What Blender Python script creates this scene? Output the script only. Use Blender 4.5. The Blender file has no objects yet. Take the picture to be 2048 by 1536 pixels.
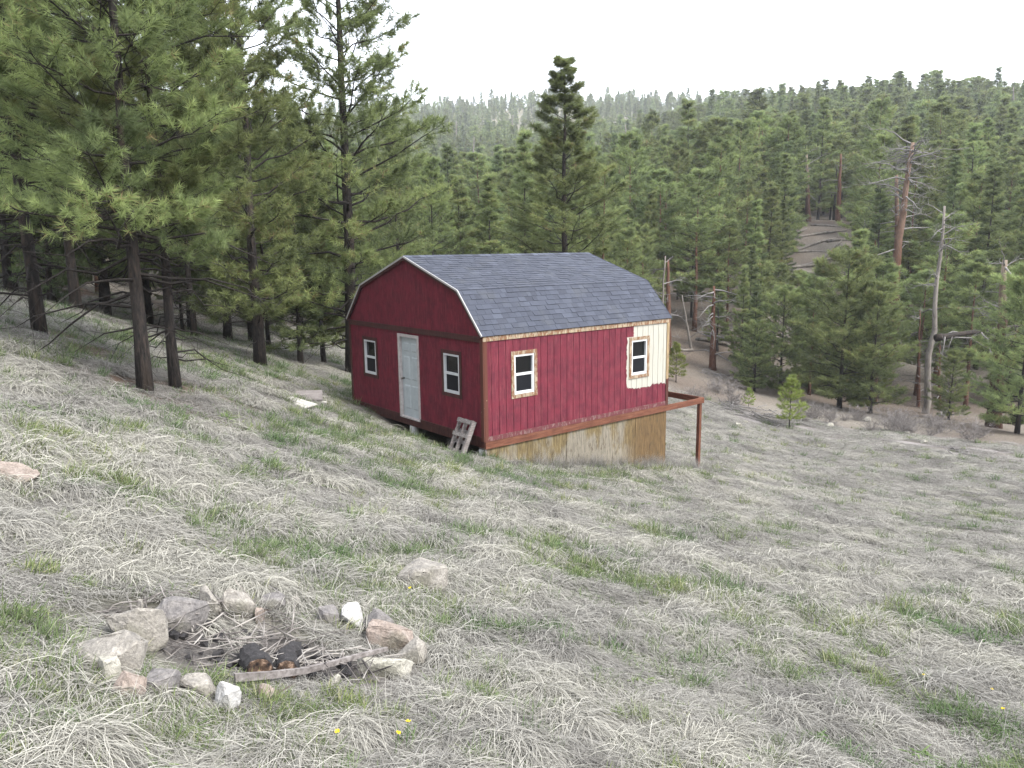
import bpy, bmesh, math, random
import numpy as np
from mathutils import Matrix, Vector
rng = np.random.default_rng(7)
random.seed(7)
R = math.radians
HAZE = .0003
ALB = .62
SC = bpy.context.scene
COL = SC.collection

# ------------------------------------------------------------------ camera
F_PX = 1537.3            # focal length in pixels of the 2048 px wide photograph
PITCH = .174
ROLL = -.012
_c, _s = math.cos(PITCH), math.sin(PITCH)
_cr, _sr = math.cos(ROLL), math.sin(ROLL)
FWD = np.array([0, _c, -_s]); R0 = np.array([1., 0, 0]); U0 = np.array([0, _s, _c])
RGT = _cr * R0 + _sr * U0
UPV = -_sr * R0 + _cr * U0
cam_d = bpy.data.cameras.new('camera')
cam_d.sensor_fit = 'HORIZONTAL'; cam_d.sensor_width = 36.0
cam_d.lens = 36.0 * F_PX / 2048.0
cam_d.clip_start = .05; cam_d.clip_end = 6000
cam = bpy.data.objects.new('camera', cam_d); COL.objects.link(cam)
cam.matrix_world = Matrix(((RGT[0], UPV[0], -FWD[0], 0), (RGT[1], UPV[1], -FWD[1], 0),
                           (RGT[2], UPV[2], -FWD[2], 0), (0, 0, 0, 1)))
SC.camera = cam

# ------------------------------------------------------------------ sky and sun (bright overcast)
SUN_EL, SUN_AZ = R(48), R(128)      # azimuth clockwise from +Y: from the right, a little behind the camera
w = bpy.data.worlds.new('World'); SC.world = w; w.use_nodes = True
nt = w.node_tree; nt.nodes.clear()
sky = nt.nodes.new('ShaderNodeTexSky'); sky.sky_type = 'NISHITA'; sky.sun_disc = False
sky.sun_elevation = SUN_EL; sky.sun_rotation = SUN_AZ
sky.air_density = 1.0; sky.dust_density = 5.0; sky.ozone_density = 1.0; sky.altitude = 1200
cloud = nt.nodes.new('ShaderNodeMix'); cloud.data_type = 'RGBA'      # thin even cloud in front of the clear sky
cloud.inputs['Factor'].default_value = .86
cloud.inputs['B'].default_value = (6.15, 6.38, 6.85, 1)
bg = nt.nodes.new('ShaderNodeBackground'); bg.inputs['Strength'].default_value = .1
wo = nt.nodes.new('ShaderNodeOutputWorld')
nt.links.new(sky.outputs['Color'], cloud.inputs['A'])
nt.links.new(cloud.outputs['Result'], bg.inputs['Color'])
nt.links.new(bg.outputs['Background'], wo.inputs['Surface'])
sun_d = bpy.data.lights.new('sun', 'SUN'); sun_d.energy = 1.5; sun_d.angle = R(24); sun_d.color = (1, .965, .9)
sun = bpy.data.objects.new('sun', sun_d); COL.objects.link(sun)
_sd = Vector((math.sin(SUN_AZ) * math.cos(SUN_EL), math.cos(SUN_AZ) * math.cos(SUN_EL), math.sin(SUN_EL)))
sun.rotation_euler = _sd.to_track_quat('Z', 'Y').to_euler()
SC.view_settings.view_transform = 'Standard'; SC.view_settings.look = 'None'
SC.view_settings.gamma = 1; SC.view_settings.use_curve_mapping = False
SC.view_settings.exposure = 2.4
SC.cycles.max_bounces = 6; SC.cycles.diffuse_bounces = 4; SC.cycles.transparent_max_bounces = 8
SC.cycles.volume_bounces = 0

# ------------------------------------------------------------------ pixels to points, terrain
def ray(px, py): return FWD + (px - 1024) / F_PX * RGT - (py - 768) / F_PX * UPV
def at(px, py, Y):
    d = ray(px, py); return d * (Y / d[1])
def pix(P):
    P = np.asarray(P, float); ww = P @ FWD
    return 1024 + F_PX * (P @ RGT) / ww, 768 - F_PX * (P @ UPV) / ww, ww
CTRL = []
def cp(px, py, Y): CTRL.append(at(px, py, Y))
def cw(x, y, z): CTRL.append(np.array([x, y, z], float))
for q in ((0,0,-1.58),(-6,0,.15),(6,0,-2.5),(0,-10,.2),(-15,-10,4.5),(15,-10,-2.0),(-18,2,4.0),(20,3,-5.2),(-40,0,10),(45,0,-9.5),
          (0,-60,9),(-60,-60,20),(60,-60,2)): cw(*q)
for q in ((450,1270,4.3),(965,921,16.3),(708,806,21.1),(1330,935,20.1),(1403,941,21.1),(845,868,18.3),(290,783,12.),(80,661,14.),
          (350,771,13.),(520,727,22.),(470,690,29.),(45,598,22.),(560,668,40.),(200,640,32),(0,560,34),(1578,856,38.),(2048,905,33.),
          (1360,785,42.),(1780,875,36.),(1500,880,33),(1700,1000,21),(2048,1050,18),(1775,790,56.),(1986,857,42.),(1480,770,52.),
          (1425,735,58.),(1150,700,50),(900,690,52)): cp(*q)
cw(70,50,-15); cw(110,70,-19)
for q in ((1640,460,100),(1420,500,95),(2000,520,90),(1330,640,70),(1650,640,68),(1800,380,150),(1550,345,160),(1700,255,235),
          (2048,240,240),(1450,270,270),(1330,400,190),(1150,480,130),(950,500,130),(1100,380,260),(900,370,270),(1250,300,400),
          (1000,232,620),(870,238,600),(1270,205,640),(700,240,600),(400,270,560),(0,300,500),(600,540,110),(200,540,100),
          (0,470,160),(500,430,230),(-700,420,250),(1500,260,700),(2048,240,600),(3000,300,400)): cp(*q)
for q in ((-80,60,12),(-120,0,25),(300,100,-10),(300,400,60),(-300,300,60),(-700,600,110),(900,600,110),(0,1100,110),(600,1100,110),
          (-600,1100,110),(-400,-200,60),(400,-200,0),(0,-400,50)): cw(*q)
CTRL = np.array(CTRL)
def _k(r2): return np.sqrt(r2 + 16.)
_n = len(CTRL); _A = np.zeros((_n + 3, _n + 3))
_A[:_n, :_n] = _k(((CTRL[:, None, :2] - CTRL[None, :, :2]) ** 2).sum(-1)) - np.eye(_n) * .15
_A[:_n, _n] = 1; _A[:_n, _n + 1:] = CTRL[:, :2]; _A[_n, :_n] = 1; _A[_n + 1:, :_n] = CTRL[:, :2].T
_w = np.linalg.solve(_A, np.concatenate([CTRL[:, 2], [0, 0, 0]]))
def base_h(x, y):
    x = np.asarray(x, float); y = np.asarray(y, float); sh = x.shape; x = x.ravel(); y = y.ravel()
    out = np.full(x.shape, _w[_n]) + _w[_n + 1] * x + _w[_n + 2] * y
    for i in range(_n): out += _w[i] * _k((x - CTRL[i, 0]) ** 2 + (y - CTRL[i, 1]) ** 2)
    return out.reshape(sh)
def _hash(ix, iy, s):
    v = (ix * 374761393 + iy * 668265263 + s * 974711) & 0xffffffff
    v = ((v ^ (v >> 13)) * 1274126177) & 0xffffffff
    return ((v ^ (v >> 16)) & 0xffff) / 65535.0
def vnoise(x, y, s=0):
    x = np.asarray(x, float); y = np.asarray(y, float)
    ix = np.floor(x).astype(np.int64); iy = np.floor(y).astype(np.int64); fx = x - ix; fy = y - iy
    fx = fx * fx * (3 - 2 * fx); fy = fy * fy * (3 - 2 * fy)
    a = _hash(ix, iy, s); b = _hash(ix + 1, iy, s); c = _hash(ix, iy + 1, s); d = _hash(ix + 1, iy + 1, s)
    return (a * (1 - fx) + b * fx) * (1 - fy) + (c * (1 - fx) + d * fx) * fy
def fbm(x, y, s=0, o=3):
    v = 0; a = .5; t = 0
    for i in range(o):
        v = v + a * vnoise(x * 2 ** i + 17.3 * i, y * 2 ** i - 9.1 * i, s + i); t += a; a *= .5
    return v / t
PIT = at(482, 1300, 4.15)
CAB = np.array([-.612, 16.34, -4.153]); CROT = math.pi / 2 - .891
CW, CL = 6.077, 6.104
def cab_local(x, y):
    dx, dy = x - CAB[0], y - CAB[1]; c, s = math.cos(CROT), math.sin(CROT)
    return dx * c + dy * s, -dx * s + dy * c
def height(x, y):
    x = np.asarray(x, float); y = np.asarray(y, float)
    d = np.hypot(x, y)
    near = np.clip(1 - d / 60, .25, 1)
    h = base_h(x, y) + (fbm(x / .55, y / .55, 3, 2) - .5) * .10 * near + (fbm(x / 2.6, y / 2.6, 5, 2) - .5) * .22
    h = h + (fbm(x / 24, y / 24, 8, 3) - .5) * 2.6 * np.clip((d - 60) / 60, 0, 1)
    h = h + (fbm(x / 90, y / 90, 12, 3) - .5) * 16 * np.clip((d - 300) / 200, 0, 1)
    rp = np.hypot((x - PIT[0]) / 1.0, (y - PIT[1]) / .52)
    lx, ly = cab_local(x, y)                                  # ground scraped lower under the cabin's front edge
    scrape = np.clip((lx + .45) / .4, 0, 1) * np.clip((CL - lx) / .5, 0, 1) * np.clip((ly + .05) / .25, 0, 1) * np.clip((CW * .8 - ly) / 2.2, 0, 1)
    return h - .07 * np.clip(1.1 - rp, 0, 1) - .22 * scrape
def hz(x, y): return float(height(np.array([x]), np.array([y]))[0])
def gnormal(x, y, e=.25):
    hx = (height(x + e, y) - height(x - e, y)) / (2 * e); hy = (height(x, y + e) - height(x, y - e)) / (2 * e)
    n = np.stack([-hx, -hy, np.ones_like(hx)], -1)
    return n / np.linalg.norm(n, axis=-1, keepdims=True)
def cast(px, py):
    d = ray(px, py); t = 1.0 * 1.012 ** np.arange(580)
    P = d[None] * t[:, None]; k = np.where(P[:, 2] < height(P[:, 0], P[:, 1]))[0]
    if len(k) == 0: return None
    a, b = t[max(k[0] - 1, 0)], t[k[0]]
    for _ in range(16):
        m = (a + b) / 2; q = d * m
        if q[2] < hz(q[0], q[1]): b = m
        else: a = m
    return d * b

# ------------------------------------------------------------------ object helpers
def tag(o, label=None, cat=None, group=None, kind=None):
    if label: o['label'] = label
    if cat: o['category'] = cat
    if group: o['group'] = group
    if kind: o['kind'] = kind
    return o
def link(name, me, parent=None, loc=None, rot=None, scale=None):
    o = bpy.data.objects.new(name, me); COL.objects.link(o)
    if parent is not None: o.parent = parent
    if loc is not None: o.location = loc
    if rot is not None: o.rotation_euler = rot
    if scale is not None: o.scale = scale if hasattr(scale, '__len__') else (scale,) * 3
    return o
def empty(name, loc=(0, 0, 0), rot=(0, 0, 0), scale=1.0):
    o = link(name, None, None, loc, rot, scale); o.empty_display_size = .2
    return o
def mesh_np(name, V, faces, mat=None, smooth=False, attrs=None):
    """faces: list of int arrays (n,3) or (n,4)"""
    me = bpy.data.meshes.new(name)
    V = np.asarray(V, np.float32)
    if isinstance(faces, np.ndarray): faces = [faces]
    faces = [np.asarray(f, np.int32) for f in faces if len(f)]
    me.vertices.add(len(V)); me.vertices.foreach_set('co', V.ravel())
    li = np.concatenate([f.ravel() for f in faces])
    tot = np.concatenate([np.full(len(f), f.shape[1], np.int32) for f in faces])
    st = np.concatenate([[0], np.cumsum(tot)[:-1]]).astype(np.int32)
    me.loops.add(len(li)); me.loops.foreach_set('vertex_index', li)
    me.polygons.add(len(tot)); me.polygons.foreach_set('loop_start', st); me.polygons.foreach_set('loop_total', tot)
    me.polygons.foreach_set('use_smooth', np.full(len(tot), bool(smooth)))
    for k, v in (attrs or {}).items():
        v = np.asarray(v, np.float32)
        if v.ndim == 1:
            me.attributes.new(k, 'FLOAT', 'POINT').data.foreach_set('value', v)
        elif v.shape[1] == 3:
            me.attributes.new(k, 'FLOAT_VECTOR', 'POINT').data.foreach_set('vector', v.ravel())
        else:
            me.attributes.new(k, 'FLOAT_COLOR', 'POINT').data.foreach_set('color', v.ravel())
    me.update(); me.validate()
    if mat:
        for m in (mat if isinstance(mat, (list, tuple)) else [mat]): me.materials.append(m)
    return me
BOXF = np.array([[0, 3, 2, 1], [4, 5, 6, 7], [0, 1, 5, 4], [1, 2, 6, 5], [2, 3, 7, 6], [3, 0, 4, 7]])
class MB:
    """collects boxes, prisms and tubes into one mesh"""
    def __init__(s): s.V = []; s.F4 = []; s.F3 = []; s.n = 0; s.T = []
    def raw(s, V, F, t=0.):
        V = np.asarray(V, float); F = np.asarray(F, int)
        (s.F4 if F.shape[1] == 4 else s.F3).append(F + s.n)
        s.V.append(V); s.T.append(np.full(len(V), t)); s.n += len(V); return s
    def box(s, x0, x1, y0, y1, z0, z1, t=0.):
        return s.raw([[x0, y0, z0], [x1, y0, z0], [x1, y1, z0], [x0, y1, z0], [x0, y0, z1], [x1, y0, z1], [x1, y1, z1], [x0, y1, z1]], BOXF, t)
    def hexa(s, pts, t=0.): return s.raw(pts, BOXF, t)
    def tube(s, pts, rad, n=8, t=0.):
        V, F = tubes(np.array([pts], float), np.array([rad], float), n); return s.raw(V, F, t)
    def mesh(s, name, mat, smooth=False):
        return mesh_np(name, np.concatenate(s.V), ([np.concatenate(s.F4)] if s.F4 else []) + ([np.concatenate(s.F3)] if s.F3 else []), mat, smooth, {'tint': np.concatenate(s.T)})
    def build(s, name, mat, parent=None, smooth=False, **kw):
        return link(name, s.mesh(name, mat, smooth), parent, **kw)
def tubes(P, Rd, n=5, cap=True):
    """P (N,K,3) polylines, Rd (N,K) radii -> verts, quads (ends closed by a collapsed ring when cap)"""
    P = np.asarray(P, float); Rd = np.asarray(Rd, float)
    if cap:
        P = np.concatenate([P[:, :1], P, P[:, -1:]], 1); z = np.full((len(P), 1), 1e-4); Rd = np.concatenate([z, Rd, z], 1)
    N, K, _ = P.shape
    T = np.empty_like(P); T[:, 1:-1] = P[:, 2:] - P[:, :-2]; T[:, 0] = P[:, min(2, K - 1)] - P[:, 0]; T[:, -1] = P[:, -1] - P[:, max(K - 3, 0)]
    T /= np.linalg.norm(T, axis=-1, keepdims=True) + 1e-9
    g = np.mean(T, 1); ref = np.where(np.abs(g[:, 2:3]) > .75, np.array([[1., 0, 0]]), np.array([[0, 0, 1.]]))
    A = np.cross(T, ref[:, None, :]); A /= np.linalg.norm(A, axis=-1, keepdims=True) + 1e-9
    B = np.cross(A, T)
    a = np.arange(n) / n * 2 * math.pi
    V = P[:, :, None] + Rd[:, :, None, None] * (A[:, :, None] * np.cos(a)[:, None] + B[:, :, None] * np.sin(a)[:, None])
    idx = np.arange(N * K * n).reshape(N, K, n); nx = np.roll(idx, -1, 2)
    F = np.stack([idx[:, :-1], nx[:, :-1], nx[:, 1:], idx[:, 1:]], -1).reshape(-1, 4)
    return V.reshape(-1, 3), F

# ------------------------------------------------------------------ materials
class NT:
    def __init__(s, name):
        s.m = bpy.data.materials.new(name); s.m.use_nodes = True; s.t = s.m.node_tree; s.t.nodes.clear()
        s.out = s.n('ShaderNodeOutputMaterial')
    def n(s, typ, **kw):
        nd = s.t.nodes.new(typ)
        for k, v in kw.items(): setattr(nd, k, v)
        return nd
    def l(s, a, b): s.t.links.new(a, b)
    def set(s, sock, v):
        if hasattr(v, 'is_output') or hasattr(v, 'links'): s.l(v, sock)
        else: sock.default_value = v
    def mix(s, f, a, b, mode='MIX'):
        nd = s.n('ShaderNodeMix', data_type='RGBA', blend_type=mode)
        s.set(nd.inputs['Factor'], f); s.set(nd.inputs['A'], c4(a)); s.set(nd.inputs['B'], c4(b)); return nd.outputs['Result']
    def ramp(s, f, stops):
        nd = s.n('ShaderNodeValToRGB'); s.l(f, nd.inputs['Fac']); e = nd.color_ramp.elements
        while len(e) < len(stops): e.new(.5)
        for i, (p, c) in enumerate(stops): e[i].position = p; e[i].color = c4(c)
        return nd.outputs['Color']
    def math(s, op, a, b=0., clamp=False):
        nd = s.n('ShaderNodeMath', operation=op, use_clamp=clamp); s.set(nd.inputs[0], a); s.set(nd.inputs[1], b); return nd.outputs[0]
    def smooth(s, v, a, b):
        nd = s.n('ShaderNodeMapRange', interpolation_type='SMOOTHSTEP'); s.set(nd.inputs['Value'], v)
        nd.inputs['From Min'].default_value = a; nd.inputs['From Max'].default_value = b; return nd.outputs['Result']
    def coord(s, obj=None, kind='Object', scale=(1, 1, 1)):
        tc = s.n('ShaderNodeTexCoord'); 
        if obj is not None: tc.object = obj
        mp = s.n('ShaderNodeMapping'); mp.inputs['Scale'].default_value = scale; s.l(tc.outputs[kind], mp.inputs['Vector']); return mp.outputs['Vector']
    def noise(s, vec, scale, detail=4, rough=.55, dist=0.):
        nd = s.n('ShaderNodeTexNoise'); s.l(vec, nd.inputs['Vector']); nd.inputs['Scale'].default_value = scale
        nd.inputs['Detail'].default_value = detail; nd.inputs['Roughness'].default_value = rough; nd.inputs['Distortion'].default_value = dist; return nd.outputs['Fac']
    def attr(s, name, kind='GEOMETRY', out='Fac'):
        nd = s.n('ShaderNodeAttribute', attribute_name=name, attribute_type=kind); return nd.outputs[out]
    def bump(s, h, strength=.4, dist=.02):
        nd = s.n('ShaderNodeBump'); s.l(h, nd.inputs['Height']); nd.inputs['Strength'].default_value = strength; nd.inputs['Distance'].default_value = dist; return nd.outputs['Normal']
    def pbr(s, col, rough=.8, normal=None, spec=.3, metal=0.):
        b = s.n('ShaderNodeBsdfPrincipled'); s.set(b.inputs['Base Color'], s.mix(1., col, (ALB, ALB, ALB), 'MULTIPLY')); s.set(b.inputs['Roughness'], rough)
        b.inputs['Specular IOR Level'].default_value = spec; b.inputs['Metallic'].default_value = metal
        if normal is not None: s.l(normal, b.inputs['Normal'])
        s.l(b.outputs[0], s.out.inputs['Surface']); return s.m
    def leaf(s, col, trans=.3, normal=None):
        d = s.n('ShaderNodeBsdfDiffuse'); t = s.n('ShaderNodeBsdfTranslucent'); x = s.n('ShaderNodeMixShader')
        s.set(d.inputs['Color'], c4(col)); s.set(t.inputs['Color'], c4(col)); x.inputs[0].default_value = trans
        if normal is not None: s.l(normal, d.inputs['Normal'])
        s.l(d.outputs[0], x.inputs[1]); s.l(t.outputs[0], x.inputs[2]); s.l(x.outputs[0], s.out.inputs['Surface']); return s.m
def c4(v):
    if isinstance(v, (tuple, list)) and len(v) == 3: return (*v, 1)
    return v
def sep(n, vec):
    nd = n.n('ShaderNodeSeparateXYZ'); n.l(vec, nd.inputs[0]); return nd.outputs

def needle_mat(name, stops, hue=.028):
    n = NT(name); t = n.attr('tint'); oi = n.n('ShaderNodeObjectInfo')
    c = n.ramp(t, stops)
    hs = n.n('ShaderNodeHueSaturation'); n.l(c, hs.inputs['Color'])
    n.l(n.math('ADD', n.math('MULTIPLY', oi.outputs['Random'], hue), .5 - hue / 2), hs.inputs['Hue'])
    n.l(n.math('ADD', n.math('MULTIPLY', oi.outputs['Random'], .6), .82), hs.inputs['Value'])
    return n.leaf(hs.outputs['Color'], .45)
M = {}
M['needle'] = needle_mat('pine_needles', [(0, (.085, .105, .052)), (.45, (.145, .175, .078)), (.8, (.20, .238, .096)), (.96, (.245, .285, .115)), (1, (.20, .15, .085))])
M['needle_fir'] = needle_mat('fir_needles', [(0, (.07, .092, .05)), (.5, (.12, .15, .072)), (1, (.18, .215, .095))])
M['needle_young'] = needle_mat('young_needles', [(0, (.12, .15, .045)), (.5, (.18, .22, .06)), (1, (.24, .28, .085))])

def bark_mat(name, dark, mid, light, stretch=.22, scale=26.):
    n = NT(name); v = n.coord(scale=(1, 1, stretch)); a = n.noise(v, scale, 5, .65); b = n.noise(v, scale * .22, 3)
    oi = n.n('ShaderNodeObjectInfo')
    c = n.ramp(a, [(.32, dark), (.52, mid), (.72, light)])
    c = n.mix(n.math('MULTIPLY', n.smooth(b, .45, .7), .6), c, light)
    return n.pbr(c, .92, n.bump(a, .9, .03), .15)
M['bark'] = bark_mat('pine_bark', (.010, .009, .009), (.040, .035, .033), (.092, .070, .056))
M['bark_red'] = bark_mat('ponderosa_bark', (.05, .028, .022), (.17, .085, .06), (.27, .15, .105))
M['twig'] = bark_mat('twig_bark', (.018, .016, .015), (.042, .036, .033), (.085, .074, .068), 1, 40)
M['twig_grey'] = bark_mat('grey_twig', (.12, .11, .105), (.26, .245, .235), (.40, .38, .365), 1, 30)
M['snag_grey'] = bark_mat('weathered_snag', (.12, .105, .095), (.24, .215, .19), (.36, .325, .285), .15, 18)
def snag_mat(name, low, top, z0, z1):
    n = NT(name); v = n.coord(scale=(1, 1, .2)); a = n.noise(v, 16, 5, .65)
    tc = n.n('ShaderNodeTexCoord'); z = sep(n, tc.outputs['Object'])[2]
    zz = n.math('ADD', z, n.math('MULTIPLY', n.math('SUBTRACT', n.noise(v, 2.2, 3), .5), 9.))
    c = n.mix(n.smooth(zz, z0, z1), low, top)
    c = n.mix(1., c, n.ramp(a, [(.3, (.45, .42, .4)), (.5, (.85, .85, .85)), (.75, (1.2, 1.15, 1.1))]), 'MULTIPLY')
    return n.pbr(c, .9, n.bump(a, .8, .03), .15)
M['snag_orange'] = snag_mat('orange_snag', (.17, .085, .058), (.27, .19, .145), 7, 19)
M['snag_mixed'] = snag_mat('mixed_snag', (.11, .06, .045), (.38, .32, .25), 5, 12)
def rock_mat(name, a_, b_, c_):
    n = NT(name); v = n.coord(); a = n.noise(v, 9, 6, .7); b = n.noise(v, 60, 3, .7); q = n.noise(v, 3.5, 3)
    c = n.ramp(a, [(.3, a_), (.5, b_), (.7, c_)])
    c = n.mix(n.math('MULTIPLY', n.smooth(q, .5, .68), .55), c, (.21, .205, .15))
    c = n.mix(.55, c, n.ramp(b, [(.35, (.35, .34, .34)), (.65, (1.15, 1.14, 1.12))]), 'MULTIPLY')
    return n.pbr(c, .95, n.bump(n.mix(.5, a, b), .7, .02), .2)
M['rock'] = rock_mat('granite_rock', (.20, .19, .18), (.36, .335, .30), (.50, .47, .43))
M['rock_dark'] = rock_mat('dark_rock', (.12, .115, .12), (.24, .225, .22), (.36, .34, .32))
M['rock_red'] = rock_mat('reddish_rock', (.24, .195, .165), (.37, .305, .265), (.48, .425, .385))
M['rock_white'] = rock_mat('white_quartz', (.42, .41, .40), (.62, .61, .60), (.74, .73, .72))
M['rock_pale'] = rock_mat('pale_rock', (.33, .32, .27), (.48, .46, .40), (.60, .58, .52))
def wood_mat(name, a_, b_, c_, axis=0, scale=14., rough=.85):
    n = NT(name); s_ = [6, 6, 6]; s_[axis] = .5; v = n.coord(scale=tuple(s_)); a = n.noise(v, scale * .4, 5, .65); b = n.noise(n.coord(), 5, 3)
    c = n.ramp(a, [(.3, a_), (.5, b_), (.7, c_)]); c = n.mix(n.math('MULTIPLY', n.smooth(b, .45, .7), .35), c, a_)
    return n.pbr(c, rough, n.bump(a, .4, .006), .2)
M['wood_grey'] = wood_mat('weathered_wood', (.12, .105, .10), (.25, .225, .215), (.38, .35, .34))
M['wood_stain'] = wood_mat('orange_stained_lumber', (.10, .038, .024), (.18, .07, .042), (.25, .11, .068))
M['wood_stain_z'] = wood_mat('orange_stained_post', (.09, .034, .021), (.165, .062, .037), (.22, .095, .058), 2)
M['wood_white'] = wood_mat('faded_white_board', (.32, .30, .27), (.50, .48, .44), (.62, .60, .56))
M['concrete'] = rock_mat('white_pier', (.75, .74, .74), (.9, .9, .9), (1., 1., 1.))
def char_mat():
    n = NT('charred_wood'); v = n.coord(); a = n.noise(v, 22, 5, .7); c = n.ramp(a, [(.3, (.012, .011, .012)), (.62, (.05, .046, .048)), (.85, (.16, .15, .15))])
    return n.pbr(c, .8, n.bump(a, 1, .02), .3)
M['char'] = char_mat()
n = NT('burnt_log_end'); v = n.coord(); a = n.noise(v, 14, 5, .7)
M['logend'] = n.pbr(n.ramp(a, [(.40, (.015, .012, .012)), (.52, (.10, .065, .045)), (.60, (.30, .21, .155)), (.75, (.40, .31, .24))]), .9, None, .1)

# ------------------------------------------------------------------ the ground
def cab_world(X, Y, Z=0.):
    c, s = math.cos(CROT), math.sin(CROT)
    return np.array([CAB[0] + X * c - Y * s, CAB[1] + X * s + Y * c, CAB[2] + Z])
BX = np.array([-60, -30, -10, 0, 8, 14, 19, 23, 40, 80]); BY = np.array([30, 36, 46, 46, 42.5, 39.5, 37.5, 35, 31, 28])
def edge(x, y):            # > 0 past the meadow's edge
    return y - np.interp(x, BX, BY) + (fbm(x / 3, y / 3, 21) - .5) * 4
_trunks = [(at(px, py, Y)[0], at(px, py, Y)[1]) for px, py, Y in ((290, 783, 12.), (350, 771, 13.), (80, 661, 14.))]
def litter(x, y):          # needle litter under the near pines
    v = 0
    for tx, ty in _trunks: v = np.maximum(v, np.clip(1.25 - np.hypot((x - tx) / 1.7, (y - ty) / 2.2), 0, 1))
    forest = np.clip((-x - 4 - .28 * (y - 14)) / 4, 0, 1) * np.clip((y - 15) / 6, 0, 1) * .95
    return np.clip(np.maximum(v, forest) * (.45 + 1.1 * fbm(x / 1.3, y / 1.3, 31)), 0, 1)
def green(x, y):
    g = fbm(x / 1.1, y / 1.1, 41, 3)
    lx, ly = cab_local(x, y)
    near_front = np.exp(-((lx + 1.6) / 1.3) ** 2) * np.clip((6.5 - np.abs(ly - 1)) / 3, 0, 1)
    near_side = np.exp(-((ly + 1.1) / 1.0) ** 2) * np.clip((lx + 1) / 1, 0, 1) * np.clip((7 - lx) / 1, 0, 1)
    left = np.clip((1.5 - x) / 6, -.9, .6)
    return np.clip((g - .50 + .16 * left + .24 * near_front + .22 * near_side) * 5.5, 0, 1)
n = NT('meadow_ground')
gc = n.attr('gcol', out='Color'); v = n.coord(kind='Object'); a = n.noise(v, 7, 6, .7); f1 = n.noise(n.coord(scale=(1, .16, 1)), 70, 3, .7); f2 = n.noise(n.coord(scale=(.2, 1, 1)), 60, 3, .7)
fib = n.mix(.5, f1, f2)
c = n.mix(1., gc, n.ramp(a, [(.3, (.5, .48, .46)), (.5, (.85, .84, .83)), (.7, (1.15, 1.13, 1.1))]), 'MULTIPLY')
c = n.mix(.8, c, n.ramp(fib, [(.38, (.45, .43, .42)), (.5, (.9, .9, .9)), (.62, (1.3, 1.27, 1.2))]), 'MULTIPLY')
M['ground'] = n.pbr(c, .95, n.bump(n.mix(.5, a, fib), .8, .04), .1)
rr = np.concatenate([[0.], .35 * (1600 / .35) ** (np.arange(300) / 299)])
# extra rings where the near slope and the forest edge are seen
NA = 640
th = np.linspace(0, 2 * math.pi, NA, endpoint=False)
th = th + .55 * np.sin(2 * th + math.pi) * .5 * 0 + 0
XX = rr[:, None] * np.cos(th)[None]; YY = rr[:, None] * np.sin(th)[None]
ZZ = height(XX, YY)
def ground_colour(x, y):
    d = np.hypot(x, y)
    e = np.clip(edge(x, y) / 3, 0, 1)
    straw = np.array([.33, .31, .29]); soil = np.array([.17, .155, .145]); lit = np.array([.15, .108, .085]); grn = np.array([.13, .17, .065])
    hill = np.array([.20, .165, .14]); hill2 = np.array([.30, .275, .24]); bare = np.array([.30, .285, .215])
    k = np.clip((fbm(x / 1.7, y / 1.7, 51) - .35) * 2.6, 0, 1)[..., None]
    c = soil * (1 - k) + straw * k
    g = (green(x, y) * .35)[..., None]; c = c * (1 - g) + grn * g
    l = litter(x, y)[..., None]; c = c * (1 - l) + lit * l
    hk = np.clip((fbm(x / 9, y / 9, 61) - .4) * 4, 0, 1)[..., None]
    h = hill * (1 - hk) + hill2 * hk
    b = np.clip((d - 300) / 150, 0, 1)[..., None]; h = h * (1 - b) + bare * b
    e = e[..., None]
    c = c * (1 - e) + h * e
    rp = np.hypot((x - PIT[0]) / .95, (y - PIT[1]) / .47) + (fbm(x * 3, y * 3, 71) - .5) * .6
    p = np.clip((1 - rp) * 3, 0, 1)[..., None]
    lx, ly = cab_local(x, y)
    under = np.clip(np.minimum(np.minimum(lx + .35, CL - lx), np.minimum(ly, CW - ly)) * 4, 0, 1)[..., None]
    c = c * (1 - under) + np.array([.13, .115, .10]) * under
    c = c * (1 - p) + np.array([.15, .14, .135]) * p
    return np.concatenate([c, np.ones_like(c[..., :1])], -1)
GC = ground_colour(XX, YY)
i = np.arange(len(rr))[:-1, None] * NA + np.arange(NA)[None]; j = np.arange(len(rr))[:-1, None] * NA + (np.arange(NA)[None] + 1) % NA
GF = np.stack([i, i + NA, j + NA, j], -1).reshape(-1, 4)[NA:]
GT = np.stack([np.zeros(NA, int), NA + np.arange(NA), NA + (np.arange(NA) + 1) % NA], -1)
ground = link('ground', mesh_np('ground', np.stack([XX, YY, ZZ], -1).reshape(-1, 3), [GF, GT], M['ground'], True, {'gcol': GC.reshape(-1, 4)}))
tag(ground, 'grassy hillside of matted pale straw running down to the forest', 'ground', kind='structure')

# the faint two-rut track along the foot of the meadow
n = NT('track_soil'); v = n.coord(); a = n.noise(v, 5, 5, .7)
M['track'] = n.pbr(n.ramp(a, [(.3, (.17, .155, .15)), (.5, (.25, .23, .22)), (.7, (.35, .325, .31))]), .95, n.bump(a, .7, .03), .1)
def polyline(pts, step):
    out = []
    for a_, b_ in zip(pts[:-1], pts[1:]):
        k = max(2, int(np.hypot(*(b_ - a_)) / step)); out += [a_ + (b_ - a_) * t / k for t in range(k)]
    return np.array(out + [pts[-1]])
trk = [cast(px, py)[:2] for px, py in ((1445, 818), (1525, 842), (1640, 868), (1780, 888), (1914, 905), (2048, 912))]
d_ = trk[-1] - trk[-2]; trk.append(trk[-1] + d_ * 2.5)
tp = polyline(trk, .35); tp = np.stack([np.convolve(np.pad(tp[:, k], 6, mode='edge'), np.ones(13) / 13, 'valid') for k in (0, 1)], -1)
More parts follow.
